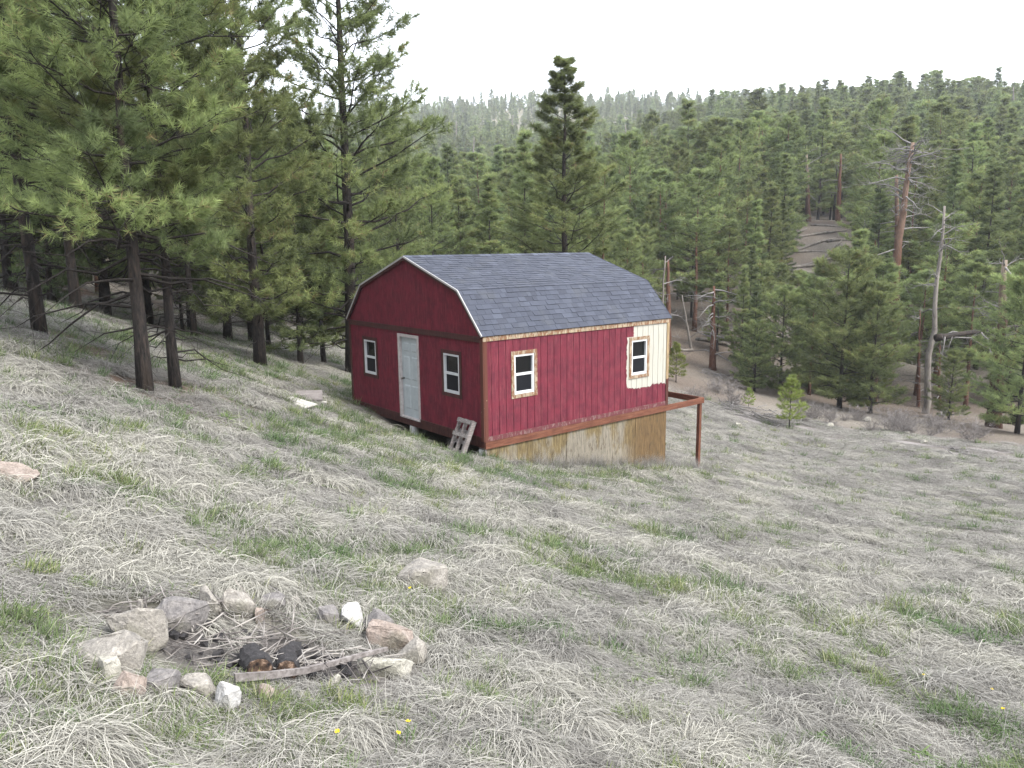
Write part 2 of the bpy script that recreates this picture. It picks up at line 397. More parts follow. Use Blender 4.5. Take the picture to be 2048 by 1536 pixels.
tg = np.gradient(tp, axis=0); tg /= np.linalg.norm(tg, axis=1, keepdims=True); nrm = np.stack([-tg[:, 1], tg[:, 0]], -1)
for off in (-.75, .75):
    wd = .20 + .16 * vnoise(np.arange(len(tp)) * .6, np.zeros(len(tp)), 81 + int(off > 0)); wd2 = .20 + .16 * vnoise(np.arange(len(tp)) * .7, np.ones(len(tp)), 91)
    L_ = tp + nrm * (off - wd[:, None]); R_ = tp + nrm * (off + wd2[:, None])
    q = np.concatenate([L_, tp + nrm * off, R_]); z = height(q[:, 0], q[:, 1]) + .012
    m_ = len(tp); i_ = np.arange(m_ - 1)
    F = np.concatenate([np.stack([i_, i_ + m_, i_ + m_ + 1, i_ + 1], -1), np.stack([i_ + m_, i_ + 2 * m_, i_ + 2 * m_ + 1, i_ + m_ + 1], -1)])
    o = link('dirt_track', mesh_np('dirt_track', np.concatenate([q, z[:, None]], 1), F, M['track'], True))
    tag(o, 'faint bare wheel rut along the foot of the meadow', 'track', 'ruts of the track', 'structure')

# ------------------------------------------------------------------ the cabin
cabin = empty('cabin', CAB, (0, 0, CROT))
tag(cabin, 'red barn-roofed cabin with grey shingles and an unpainted cream corner', 'cabin')
HE, BI, HB, HP = 2.37, .81, 3.271, 4.008

def paint_mat(name, base, dark, light, patch=False):
    n = NT(name); v = n.coord(cabin); a = n.noise(v, 3.2, 5, .62); vs = n.coord(cabin, scale=(1, 1, .12)); s_ = n.noise(vs, 26, 4, .65)
    fl = n.noise(v, 34, 4, .7)
    c = n.mix(n.smooth(a, .35, .66), dark, base)
    c = n.mix(n.math('MULTIPLY', n.smooth(s_, .46, .72), .7), c, light)
    c = n.mix(n.math('MULTIPLY', n.smooth(fl, .58, .72), .5), c, light)
    if patch:
        x, y, z = sep(n, v)
        jag = n.math('MULTIPLY', n.math('SUBTRACT', n.noise(n.coord(cabin, scale=(1, 1, .6)), 3.1, 5, .75), .5), .42)
        step = n.math('MULTIPLY', n.math('SUBTRACT', n.noise(n.coord(cabin, scale=(1, .0, .0)), 1.7, 4, .8), .5), .28)
        jx = n.math('MULTIPLY', n.math('SUBTRACT', n.noise(v, 4.0, 4, .6), .5), .22)
        zz = n.math('ADD', n.math('ADD', z, jag), step)
        # right of the second window, down to below its sill
        m1 = n.math('MULTIPLY', n.smooth(n.math('ADD', x, jx), 4.50, 4.515), n.smooth(zz, .60, .61))
        m0 = n.math('MULTIPLY', n.smooth(n.math('ADD', x, jx), 4.74, 4.755), n.smooth(z, 1.9, 1.905))
        keep = n.math('MAXIMUM', n.math('MULTIPLY', m1, n.math('SUBTRACT', 1., n.smooth(z, 1.93, 1.935))), m0)
        cream = n.mix(n.smooth(s_, .45, .75), (.53, .515, .45), (.45, .43, .36))
        c = n.mix(keep, c, cream)
    bm_ = n.bump(n.mix(.5, s_, fl), .35, .006)
    return n.pbr(c, .78, bm_, .25)
M['red'] = paint_mat('red_paint', (.205, .0185, .038), (.125, .0125, .026), (.26, .046, .062))
M['red_side'] = paint_mat('red_paint_part_done', (.180, .022, .041), (.118, .015, .030), (.25, .06, .076), True)
M['brown'] = paint_mat('brown_trim_paint', (.085, .030, .024), (.06, .022, .020), (.14, .06, .05))
def peel_mat(name, paint, raw, th_, zraw=None):
    n = NT(name); v = n.coord(cabin, scale=(1, 1, .35)); a = n.noise(v, 18, 5, .7); g = n.noise(n.coord(cabin, scale=(1, 1, .1)), 40, 3, .6)
    wood = n.mix(n.smooth(g, .4, .65), raw, tuple(.55 * q for q in raw))
    f = n.smooth(a, th_, th_ + .04)
    if zraw is not None:
        z = sep(n, n.coord(cabin))[2]; f = n.math('MAXIMUM', f, n.smooth(n.math('ADD', z, n.math('MULTIPLY', a, .2)), zraw, zraw + .02))
    return n.pbr(n.mix(f, paint, wood), .82, n.bump(a, .4, .006), .2)
M['trim_peel'] = peel_mat('peeling_brown_trim', (.135, .050, .035), (.52, .42, .30), .655)
M['trim_far'] = peel_mat('half_stripped_trim', (.09, .034, .026), (.44, .325, .19), .70, .80)
M['trim_raw'] = peel_mat('stripped_wood_trim', (.24, .125, .07), (.48, .385, .275), .47)
M['trim_base'] = peel_mat('faded_base_trim', (.15, .045, .050), (.26, .16, .15), .52)
n = NT('white_vinyl'); a = n.noise(n.coord(cabin), 8, 3); M['vinyl'] = n.pbr(n.mix(n.smooth(a, .4, .7), (.78, .79, .80), (.70, .71, .72)), .4, None, .4)
n = NT('door_frame_paint'); a = n.noise(n.coord(cabin), 9, 4); M['dframe'] = n.pbr(n.mix(n.smooth(a, .4, .7), (.66, .60, .58), (.52, .47, .45)), .6, None, .3)
n = NT('door_paint'); a = n.noise(n.coord(cabin), 5, 4); M['door'] = n.pbr(n.mix(n.smooth(a, .35, .7), (.58, .63, .645), (.50, .55, .57)), .5, None, .35)
n = NT('window_glass'); a = n.noise(n.coord(cabin), 1.5, 3); M['glass'] = n.pbr(n.mix(a, (.003, .0035, .004), (.010, .011, .012)), .06, None, .35)
n = NT('insect_screen'); M['screen'] = n.pbr((.010, .011, .015), .5, None, .15)
n = NT('metal_knob'); M['knob'] = n.pbr((.30, .28, .25), .35, None, .5, 1.)
n = NT('drip_edge_metal'); a = n.noise(n.coord(cabin), 6, 3); M['drip'] = n.pbr(n.mix(a, (.62, .60, .58), (.44, .42, .41)), .5, None, .4)
n = NT('asphalt_shingle'); t_ = n.attr('tint'); v = n.coord(cabin); a = n.noise(v, 120, 3, .7); b = n.noise(v, 2.2, 3)
c = n.ramp(t_, [(0, (.032, .037, .054)), (.5, (.054, .062, .088)), (1, (.095, .108, .145))])
c = n.mix(.6, c, n.ramp(a, [(.3, (.5, .5, .5)), (.7, (1.5, 1.5, 1.5))]), 'MULTIPLY'); c = n.mix(n.math('MULTIPLY', n.smooth(b, .5, .75), .3), c, (.10, .105, .11))
M['shingle'] = n.pbr(c, .85, n.bump(a, .5, .004), .35)
n = NT('plywood_skirt'); v = n.coord(cabin); x, y, z = sep(n, v)
g = n.noise(n.coord(cabin, scale=(1, 1, .11)), 22, 6, .75); a = n.noise(n.coord(cabin, scale=(1, 1, .45)), 1.9, 4, .6); d2 = n.noise(n.coord(cabin, scale=(1, 1, .3)), 12, 5, .7)
c = n.ramp(g, [(.3, (.075, .055, .028)), (.45, (.15, .11, .05)), (.58, (.23, .175, .085)), (.72, (.32, .27, .16))])
grey = n.ramp(g, [(.3, (.17, .155, .13)), (.5, (.29, .275, .245)), (.7, (.39, .375, .345))])
f = n.math('MULTIPLY', n.smooth(n.math('ADD', a, n.math('MULTIPLY', n.math('ADD', z, .6), -.22)), .40, .56), n.math('SUBTRACT', 1., n.smooth(x, 4.3, 5.1)))
c = n.mix(n.math('MULTIPLY', f, .6), c, grey)
c = n.mix(n.math('MULTIPLY', n.smooth(x, 4.2, 5.2), .65), c, n.ramp(g, [(.3, (.065, .034, .016)), (.62, (.18, .098, .04))]))
c = n.mix(n.math('MULTIPLY', n.smooth(d2, .52, .64), .65), c, (.085, .062, .035))
M['ply'] = n.pbr(c, .8, n.bump(g, .4, .006), .25)
n = NT('dark_framing'); M['frame_dark'] = n.pbr((.06, .045, .035), .9, None, .1)

def strips(cuts, openings, z0, top, depth0, depth1, mp, mb, t=0.):
    """prisms between the cuts along a wall, split in height round the openings; mp(a, z, depth) gives local xyz"""
    for a0, a1 in zip(cuts[:-1], cuts[1:]):
        if a1 - a0 < 1e-4: continue
        m = (a0 + a1) / 2; segs = [(z0, None)]
        for oa0, oa1, oz0, oz1 in openings:
            if oa0 < m < oa1: segs = [(z0, oz0), (oz1, None)]
        for s0, s1 in segs:
            ta, tb = (top(a0), top(a1)) if s1 is None else (s1, s1)
            if s0 >= min(ta, tb) - .004: 
                if s0 >= max(ta, tb): continue
                ta = max(ta, s0 + .002); tb = max(tb, s0 + .002)
            mb.hexa([mp(a0, s0, depth0), mp(a1, s0, depth0), mp(a1, s0, depth1), mp(a0, s0, depth1),
                     mp(a0, ta, depth0), mp(a1, tb, depth0), mp(a1, tb, depth1), mp(a0, ta, depth1)], t)
def planked_wall(length, openings, z0, top, breaks, mp, mat, pitch, gap, proud, name):
    oc = sorted({q for o in openings for q in o[:2]} | set(breaks))
    b = MB(); strips(sorted({0., length} | {q for q in oc if 0 < q < length}), openings, z0, top, -.06, 0., mp, b)
    b.build('wall', mat, cabin)
    k = int(round(length / pitch)); pw = length / k
    for q in range(k):
        a0, a1 = q * pw + gap / 2, (q + 1) * pw - gap / 2
        b = MB(); strips([a0] + [c_ for c_ in oc if a0 < c_ < a1] + [a1], openings, z0, top, .001, proud, mp, b)
        inside = [o_ for o_ in openings if o_[0] <= a0 and a1 <= o_[1]]
        if not b.V: continue
        if not inside: b.build(name, mat, cabin); continue
        zo = (inside[0][2] + inside[0][3]) / 2                 # cut in two by the opening: a piece below and a piece above
        for lo in (True, False):
            c_ = MB()
            for V_, F_ in zip(b.V, b.F4):
                if (V_[:, 2].mean() < zo) == lo: c_.raw(V_, BOXF)
            if c_.V: c_.build(name, mat, cabin)
def roofline(a):
    pts = [(0, HE - .06), (BI, HB - .06), (CW / 2, HP - .06), (CW - BI, HB - .06), (CW, HE - .06)]
    return float(np.interp(a, [p[0] for p in pts], [p[1] for p in pts]))
side_open = [(.836, 1.419, .945, 1.836), (4.667, 5.25, .945, 1.836)]
front_open = [(.878, 1.498, .923, 1.824), (4.651, 5.271, .923, 1.824), (2.565, 3.531, .0, 2.125)]
mp_side = lambda a, z, d: (a, -d, z)
mp_front = lambda a, z, d: (-d, a, z)
mp_back = lambda a, z, d: (CL + d, a, z)
mp_left = lambda a, z, d: (a, CW + d, z)
planked_wall(CL, side_open, 0., lambda a: HE - .05, [], mp_side, M['red_side'], .203, .012, .014, 'siding_plank')
planked_wall(CW, front_open, 0., roofline, [BI, CW / 2, CW - BI], mp_front, M['red'], .203, .0045, .007, 'siding_plank')
planked_wall(CW, [], 0., roofline, [BI, CW / 2, CW - BI], mp_back, M['red'], .61, .008, .010, 'siding_plank')
planked_wall(CL, [], 0., lambda a: HE - .05, [], mp_left, M['red'], .61, .008, .010, 'siding_plank')

def window(o, mp, trim_mat, tw, trim_proud):
    a0, a1, z0, z1 = o; fr = .042; mid = (z0 + z1) / 2
    def bx(b, p0, p1, q0, q1, d0, d1, t=0.):
        b.hexa([mp(p0, q0, d0), mp(p1, q0, d0), mp(p1, q0, d1), mp(p0, q0, d1), mp(p0, q1, d0), mp(p1, q1, d0), mp(p1, q1, d1), mp(p0, q1, d1)], t)
    b = MB(); d0, d1 = -.05, .022
    bx(b, a0 + .002, a0 + fr, z0 + .002, z1 - .002, d0, d1); bx(b, a1 - fr, a1 - .002, z0 + .002, z1 - .002, d0, d1)
    bx(b, a0 + fr, a1 - fr, z0 + .002, z0 + fr, d0, d1); bx(b, a0 + fr, a1 - fr, z1 - fr, z1 - .002, d0, d1)
    win = b.build('window', M['vinyl'], cabin)
    b = MB(); bx(b, a0 + fr + .001, a1 - fr - .001, mid - .026, mid + .026, d0 + .006, d1 - .012)
    bx(b, a0 + fr + .001, a0 + fr + .022, z0 + fr + .001, mid - .027, d0 + .012, d1 - .014); bx(b, a1 - fr - .022, a1 - fr - .001, z0 + fr + .001, mid - .027, d0 + .012, d1 - .014)
    bx(b, a0 + fr + .023, a1 - fr - .023, z0 + fr + .001, z0 + fr + .022, d0 + .012, d1 - .014); b.build('sash', M['vinyl'], win)
    b = MB(); bx(b, a0 + fr, a1 - fr, mid + .02, z1 - fr + .001, -.044, -.038); b.build('pane', M['glass'], win)
    b = MB(); bx(b, a0 + fr + .01, a1 - fr - .01, z0 + fr + .01, mid - .02, -.032, -.026); b.build('pane', M['glass'], win)
    b = MB(); bx(b, a0 + fr + .022, a1 - fr - .022, z0 + fr + .022, mid - .027, -.018, -.015); b.build('insect_screen', M['screen'], win)
    for q in ((a0 - tw, a0 - .001, z0 - tw, z1 + tw), (a1 + .001, a1 + tw, z0 - tw, z1 + tw), (a0 + .0, a1 - .0, z1 + .001, z1 + tw - .002), (a0 + .0, a1 - .0, z0 - tw + .002, z0 - .001)):
        b = MB(); bx(b, *q, .0155 if trim_proud > .02 else .008, trim_proud); b.build('trim_board', trim_mat, win)
    return win
for o in side_open: window(o, mp_side, M['trim_raw'], .085, .034)
for o in front_open[:2]: window(o, mp_front, M['brown'], .088, .026)

# door: frame, recessed six-panel slab, knob
b = MB(); a0, a1, zt = 2.565, 3.531, 2.125; d0, d1 = -.10, .020
b.box(-d1, -d0, a0 + .001, a0 + .075, .012, zt - .001); b.box(-d1, -d0, a1 - .075, a1 - .001, .012, zt - .001); b.box(-d1, -d0, a0 + .0755, a1 - .0755, zt - .075, zt - .001); b.box(-.035, -d0, a0 + .0755, a1 - .0755, .012, .045)
b.build('door_frame', M['dframe'], cabin)
b = MB(); da0, da1, dz0, dz1 = a0 + .078, a1 - .078, .048, zt - .078; b.box(.055, .098, da0, da1, dz0, dz1)
door = b.build('door', M['door'], cabin)
dw_ = da1 - da0
for (p0, p1) in ((.13, .44), (.56, .87)):
    for (q0, q1) in ((.10, .40), (.47, .76), (.82, .93)):
        y0, y1 = da0 + p0 * dw_, da0 + p1 * dw_; z0, z1 = dz0 + q0 * (dz1 - dz0), dz0 + q1 * (dz1 - dz0)
        b = MB(); e = .03
        b.raw([[.0549, y0, z0], [.0549, y1, z0], [.0549, y1, z1], [.0549, y0, z1], [.040, y0 + e, z0 + e], [.040, y1 - e, z0 + e], [.040, y1 - e, z1 - e], [.040, y0 + e, z1 - e]],
              [[4, 7, 6, 5], [0, 4, 5, 1], [1, 5, 6, 2], [2, 6, 7, 3], [3, 7, 4, 0]]); b.build('door_panel', M['door'], door)
b = MB(); b.tube([(.056, da1 - .06, 1.0), (.03, da1 - .06, 1.0), (.005, da1 - .06, 1.0), (-.012, da1 - .06, 1.0)], [.03, .014, .032, .026], 10); b.build('knob', M['knob'], door, True)

# trim: corner boards, gable band, eave board, base boards
def trimbox(name, mat, *q):
    b = MB(); b.box(*q); return b.build(name, mat, cabin)
trimbox('corner_board', M['trim_peel'], .0, .085, -.034, -.0155, .0, HE - .055)
trimbox('corner_board', M['trim_peel'], -.034, -.0085, -.034, .075, .0, HE - .055)
trimbox('corner_board', M['trim_far'], CL - .085, CL + .012, -.034, -.0155, .0, HE - .055)
trimbox('corner_board', M['brown'], -.026, -.0085, CW - .075, CW + .01, .0, HE - .06)
trimbox('gable_band', M['brown'], -.040, -.0087, .076, CW - .076, HE - .19, HE - .065)
trimbox('eave_board', M['trim_raw'], -.03, CL + .03, -.040, -.0158, HE - .165, HE - .06)
trimbox('base_board', M['trim_base'], .086, CL - .086, -.030, -.0157, .0, .105)
trimbox('base_board', M['brown'], -.030, -.0087, .076, 2.56, .0, .085)
trimbox('base_board', M['brown'], -.030, -.0087, 3.536, CW - .076, .0, .085)
trimbox('rim_joist', M['brown'], -.012, .03, .0, CW, -.15, -.004)
b = MB(); b.box(.04, CL - .03, .05, CW - .05, -.16, -.02); b.build('floor_frame', M['frame_dark'], cabin)  # floor box blocks light, put in to keep the gap below dark

# roof deck, shingles, drip edge
prof = [(-.055, HE - .045), (BI, HB), (CW / 2, HP), (CW - BI, HB), (CW + .055, HE - .045)]
b = MB(); X0, X1 = -.06, CL + .06
for (ya, za), (yb, zb) in zip(prof[:-1], prof[1:]):
    L_ = math.hypot(yb - ya, zb - za); ny, nz = -(zb - za) / L_, (yb - ya) / L_
    t0, t1 = .045, .0
    b.hexa([(X0, ya - ny * t0, za - nz * t0), (X1, ya - ny * t0, za - nz * t0), (X1, yb - ny * t0, zb - nz * t0), (X0, yb - ny * t0, zb - nz * t0), (X0, ya, za), (X1, ya, za), (X1, yb, zb), (X0, yb, zb)])
roof = b.build('roof', M['shingle'], cabin)
for off, hh, mat, nm, x0, x1 in ((.012, .042, M['drip'], 'drip_edge', -.082, -.0605), (-.031, .06, M['brown'], 'rake_board', -.074, -.0605), (.012, .042, M['shingle'], 'drip_edge', CL + .0605, CL + .075)):
    for (ya, za), (yb, zb) in zip(prof[:-1], prof[1:]):
        L_ = math.hypot(yb - ya, zb - za); ny, nz = -(zb - za) / L_, (yb - ya) / L_
        b = MB(); q0, q1 = off, off - hh
        b.hexa([(x0, ya + ny * q1, za + nz * q1), (x1, ya + ny * q1, za + nz * q1), (x1, yb + ny * q1, zb + nz * q1), (x0, yb + ny * q1, zb + nz * q1),
                (x0, ya + ny * q0, za + nz * q0), (x1, ya + ny * q0, za + nz * q0), (x1, yb + ny * q0, zb + nz * q0), (x0, yb + ny * q0, zb + nz * q0)]); b.build(nm, mat, roof)
sh_rest = MB(); made = 0
EXPO = .143
for pi, ((ya, za), (yb, zb)) in enumerate(zip(prof[:-1], prof[1:])):
    if pi >= 2: (ya, za), (yb, zb) = (yb, zb), (ya, za)
    L_ = math.hypot(yb - ya, zb - za); sy, sz = (yb - ya) / L_, (zb - za) / L_
    ny, nz = (-sz, sy) if pi < 2 else (sz, -sy)
    rows = int(math.ceil(L_ / EXPO)); ex = L_ / rows
    for r_ in range(rows):
        x = X0 + .002 - random.uniform(0, .15)
        while x < X1:
            wd = random.choice((.14, .17, .20, .24, .28)) * random.uniform(.9, 1.1); xa, xb = max(x, X0 + .002), min(x + wd - .004, X1 - .002); x += wd
            if xb - xa < .02: continue
            s0, s1 = r_ * ex - (.012 if r_ == 0 else 0), min((r_ + 1) * ex + .03, L_); bt = random.choice((.009, .010, .015, .017)); tt = .002
            P = lambda xx, s__, h: (xx, ya + sy * s__ + ny * h, za + sz * s__ + nz * h)
            pts = [P(xa, s0, .0005), P(xb, s0, .0005), P(xb, s1, .0005), P(xa, s1, .0005), P(xa, s0, bt), P(xb, s0, bt), P(xb, s1, tt), P(xa, s1, tt)]
            t = min(1, max(0, random.gauss(.45, .12)))
            if pi < 2 and made < 296:
                bb = MB(); bb.hexa(pts, t); bb.build('shingle', M['shingle'], roof); made += 1
            else: sh_rest.hexa(pts, t)
o = sh_rest.build('shingles', M['shingle'], roof); o['kind'] = 'stuff'
b = MB(); 
for k in range(int((X1 - X0) / .2)):
    x0 = X0 + .004 + k * .2; t = random.random()
    for sg in (-1, 1):
        yy = CW / 2; dy, dz = sg * .14, -.14 * (HP - HB) / (CW / 2 - BI)
        b.hexa([(x0, yy, HP + .006), (x0 + .2, yy, HP + .006), (x0 + .2, yy + dy, HP + dz + .006), (x0, yy + dy, HP + dz + .006), (x0, yy, HP + .024), (x0 + .2, yy, HP + .020), (x0 + .2, yy + dy, HP + dz + .018), (x0, yy + dy, HP + dz + .022)], t)
b.build('ridge_cap', M['shingle'], roof)

# deck frame along the side and behind the cabin, post, skirting, piers
DX = CL + 1.566
b = MB(); b.box(.0, DX, -.042, -.004, -.165, -.006); b.build('deck_beam', M['wood_stain'], cabin)
b = MB(); b.box(DX - .04, DX - .002, -.003, CW, -.165, -.006); b.build('deck_beam', wood_mat('orange_stained_beam', (.10, .038, .024), (.18, .07, .042), (.25, .11, .068), 1), cabin)
b = MB(); b.box(CL + .02, CL + .06, .0, CW, -.165, -.006); b.build('deck_beam', M['wood_stain'], cabin)
def zl(X, Y):
    p = cab_world(X, Y); return hz(p[0], p[1]) - CAB[2]
for py_ in (-.003, CW - .1):
    g = zl(DX - .09, py_ + .045)
    b = MB(); b.box(DX - .135, DX - .041, py_, py_ + .094, g + .05, -.010); b.build('deck_post', M['wood_stain_z'], cabin)
    b = MB(); b.hexa([(DX - .25, py_ - .10, g - .2), (DX + .07, py_ - .10, g - .2), (DX + .07, py_ + .2, g - .2), (DX - .25, py_ + .2, g - .2), (DX - .2, py_ - .06, g + .055), (DX + .03, py_ - .05, g + .06), (DX + .02, py_ + .15, g + .05), (DX - .2, py_ + .15, g + .055)]); b.build('footing', M['concrete'], cabin)
for k in range(5):
    x0, x1 = k * CL / 5 + (.005 if k else .0), (k + 1) * CL / 5 - .003; g0 = zl(x0, 0) - .25; g1 = zl(x1, 0) - .25
    yy = .004 + .004 * (k % 2)
    b = MB(); b.hexa([(x0, yy, g0), (x1, yy, g1), (x1, yy + .016, g1), (x0, yy + .016, g0), (x0, yy, -.03), (x1, yy, -.03), (x1, yy + .016, -.03), (x0, yy + .016, -.03)]); b.build('skirting_panel', M['ply'], cabin)
for k in range(5):  # unseen back panels, added to block light showing through under the floor
    y0, y1 = k * CW / 5 + .006, (k + 1) * CW / 5 - .003; g0 = min(zl(CL, y0), zl(CL, y1)) - .25
    b = MB(); b.box(CL - .03, CL - .014, y0, y1, g0, -.025); b.build('skirting_panel', M['ply'], cabin)
trimbox('skirting_post', M['wood_grey'], .0, .05, -.0035, .0035, zl(0, 0) - .2, -.166)
for X_, Y_, rad in ((.10, 3.06, .115), (.09, .19, .092), (.12, 5.3, .1)):
    g = zl(X_, Y_); top = -.155 if Y_ > 1 else -.21
    b = MB(); b.tube([(X_, Y_, g - .3), (X_, Y_, (g + top) / 2), (X_, Y_, top - .03), (X_, Y_, top - .006)], [rad, rad, rad * .99, rad * .93], 20); b.build('pier', M['concrete'], cabin, True)
    if Y_ < 1:
        b = MB(); b.box(X_ - .05, X_ + .05, Y_ - .06, Y_ + .06, -.2095, -.1505); b.build('pier_block', M['wood_grey'], cabin)

# ------------------------------------------------------------------ trees
def unit(v): return v / (np.linalg.norm(v, axis=-1, keepdims=True) + 1e-9)
def rise(t, base, el_low, el_top): return el_low + (el_top - el_low) * np.clip((t - base) / (1 - base), 0, 1)
def star_needles(r, O, A, tint, k, ln, wd, spread):
    """k thin triangles round each tuft origin O with axis A"""
    N = len(O); rd = unit(r.normal(size=(N, k, 3)))
    d = unit(A[:, None] * (1.0 / spread) + rd)
    l = ln * r.uniform(.7, 1.1, (N, k, 1))
    side = unit(np.cross(d, unit(r.normal(size=(N, k, 3))))) * wd * .5
    o = O[:, None] + A[:, None] * r.uniform(-.5, .35, (N, k, 1)) * ln + rd * wd * .5
    tip = o + d * l; tip[..., 2] -= .10 * l[..., 0]
    V = np.stack([o - side, o + side, tip], 2).reshape(-1, 3)
    F = np.arange(len(V)).reshape(-1, 3)
    return V, F, np.repeat(np.repeat(tint, k) + r.normal(0, .05, N * k), 3)
def pine(seed, H, rad, base, shape, nb, ntw, ntf, k, ln, wd, r0, el=(-.1, .75), curl=.28, dead=0, spread=.85, sides=6, tb=0., lean=.012, fat=1.0, top_min=.12, tspan=.75):
    r = np.random.default_rng(seed)
    K = 12; tz = np.linspace(0, 1, K); wob = np.cumsum(r.normal(0, lean, (K, 2)), 0) * H * .12; wob -= wob[0]
    P = np.stack([wob[:, 0], wob[:, 1], tz * H], -1); P[0, 2] = -.35
    rt = r0 * (1 - .93 * tz ** .9); rt[0] *= 1.28
    tv, tf = tubes(P[None], rt[None], 10 if sides > 4 else 6)
    def trunk_at(t): return np.stack([np.interp(t, tz, P[:, 0]), np.interp(t, tz, P[:, 1]), t * H], -1)
    # limbs
    t = base + (1 - base) * ((np.arange(nb) + r.uniform(0, 1, nb)) / nb) ** 1.12; t = np.minimum(t, .99)
    q = (t - base) / (1 - base)
    if shape == 'pine': pr = np.minimum(1, .62 + q * 1.6) * (1 - q ** 1.5) ** .95
    elif shape == 'round': pr = np.minimum(1, .5 + q * 1.8) * np.sqrt(np.maximum(0, 1 - q ** 2.4))
    else: pr = (1 - q) ** .9 * np.minimum(1, .8 + q)
    pr = np.maximum(pr, top_min)
    L = rad * pr * r.uniform(.55, 1.12, nb)
    az = np.arange(nb) * 2.39996 + r.normal(0, .45, nb)
    e = rise(t, base, *el) + r.normal(0, .14, nb)
    hd = np.stack([np.cos(az), np.sin(az), np.zeros(nb)], -1); O = trunk_at(t)
    def limb(s): return O[:, None] + hd[:, None] * (L[:, None] * s)[..., None] * np.cos(e)[:, None, None] + np.array([0, 0, 1.]) * ((np.sin(e)[:, None] * s * (1 - .35 * s) + curl * s ** 2.2) * L[:, None])[..., None]
    S = np.broadcast_to(np.linspace(0, 1, 5), (nb, 5)); BP = limb(S)
    BP[:, 1:-1] += r.normal(0, .035, (nb, 3, 3)) * L[:, None, None]
    rb = np.interp(t, tz, rt) * .40 + .004; rb = np.minimum(rb, .018 * L + .012) * fat
    BR = rb[:, None] * np.array([1, .8, .58, .36, .14])
    bv, bf = tubes(BP, BR, 5 if sides > 4 else 3, False)
    # twigs
    s = np.clip(.17 + .83 * (np.arange(ntw) + r.uniform(0, 1, (nb, ntw))) / ntw, 0, .99)
    o2 = np.stack([np.stack([np.interp(s[i], S[0], BP[i, :, c_]) for c_ in range(3)], -1) for i in range(nb)])
    sg = np.where((np.arange(ntw) % 2)[None] == 0, 1., -1.) * np.ones((nb, 1)); ang = sg * r.uniform(.45, 1.15, (nb, ntw))
    ca, sa = np.cos(az[:, None] + ang), np.sin(az[:, None] + ang)
    up = r.uniform(-.1, .55, (nb, ntw)) + .3 * np.maximum(e, 0)[:, None]
    td = unit(np.stack([ca, sa, up], -1)); tl = L[:, None] * .40 * (1.15 - s) * r.uniform(.7, 1.3, (nb, ntw)) + .10 * rad ** .5
    w_ = np.linspace(0, 1, 3); TP = o2[:, :, None] + td[:, :, None] * (tl[:, :, None] * w_)[..., None]; TP[..., 2] += (.22 * tl[:, :, None] * w_ ** 2)
    TP = TP.reshape(-1, 3, 3); TR = np.broadcast_to(np.array([1, .7, .4]) * (.0045 + .0012 * rad) * fat, (len(TP), 3))
    wv, wf = tubes(TP, TR, 3, False)
    # tufts along and at the ends of the twigs, and at the limb ends
    u = np.concatenate([1 - tspan * (np.arange(ntf) / max(ntf, 1)) ** 1.0])
    td2 = td.reshape(-1, 3)
    TO = np.concatenate([TP[:, 0] + (TP[:, 2] - TP[:, 0]) * (x_ + r.uniform(-.06, .06, (len(TP), 1))) for x_ in u] + [BP[:, -1]])
    TA = unit(np.concatenate([td2 + np.array([0, 0, .45]) + r.normal(0, .28, td2.shape) for _ in u] + [unit(BP[:, -1] - BP[:, -2]) + np.array([0, 0, .4])]))
    tb_b = r.normal(0, .19, nb)
    tint = np.clip(np.concatenate([np.repeat(tb_b, ntw)] * ntf + [tb_b]) + r.normal(.45 + tb, .19, len(TO)), 0, .95)
    tint = np.where(r.uniform(size=len(TO)) < .012, 1., tint)
    nv, nf, nt_ = star_needles(r, TO, TA, tint, k, ln, wd, spread)
    V = [bv, wv]; Fq = [bf, wf + len(bv)]
    n0 = len(bv) + len(wv)
    if dead:                    # bare dead lower limbs
        t = r.uniform(.05, base + .08, dead); az = r.uniform(0, 6.28, dead); Ld = rad * r.uniform(.25, .7, dead); O = trunk_at(t)
        hd = np.stack([np.cos(az), np.sin(az), r.uniform(-.25, .15, dead)], -1); s5 = np.linspace(0, 1, 5)
        DP = O[:, None] + hd[:, None] * (Ld[:, None] * s5)[..., None]; DP[..., 2] -= (.22 * Ld[:, None] * s5 ** 2.4)
        DP[:, 1:] += r.normal(0, .05, (dead, 4, 3)) * Ld[:, None, None]
        a_, b_ = tubes(DP, (.006 + .009 * Ld)[:, None] * np.array([1.2, .9, .65, .4, .15]), 4, False); V.append(a_); Fq.append(b_ + n0); n0 += len(a_)
        m = 4; base_p = DP[:, 1:].reshape(-1, 3); dd = unit(np.repeat(hd, m, 0) * .7 + r.normal(0, .6, (dead * m, 3)))
        SP = base_p[:, None] + dd[:, None] * (np.repeat(Ld, m)[:, None] * .38 * np.linspace(0, 1, 3))[..., None]; SP[..., 2] -= .08 * np.linspace(0, 1, 3) ** 2
        a_, b_ = tubes(SP, np.full((len(SP), 3), .004) * np.array([1, .7, .35]), 3, False); V.append(a_); Fq.append(b_ + n0)
    return dict(trunk=(tv, tf), limbs=(np.concatenate(V), np.concatenate(Fq)), needles=(nv, nf, nt_))
def variant(name, bark, needle, limbmat=None, **kw):
    g = pine(**kw)
    return dict(trunk=mesh_np(name + '_trunk', *g['trunk'], bark, True), limbs=mesh_np(name + '_branches', *g['limbs'], limbmat or M['twig'], True),
                crown=mesh_np(name + '_crown', g['needles'][0], g['needles'][1], needle, False, {'tint': g['needles'][2]}), H=kw['H'])
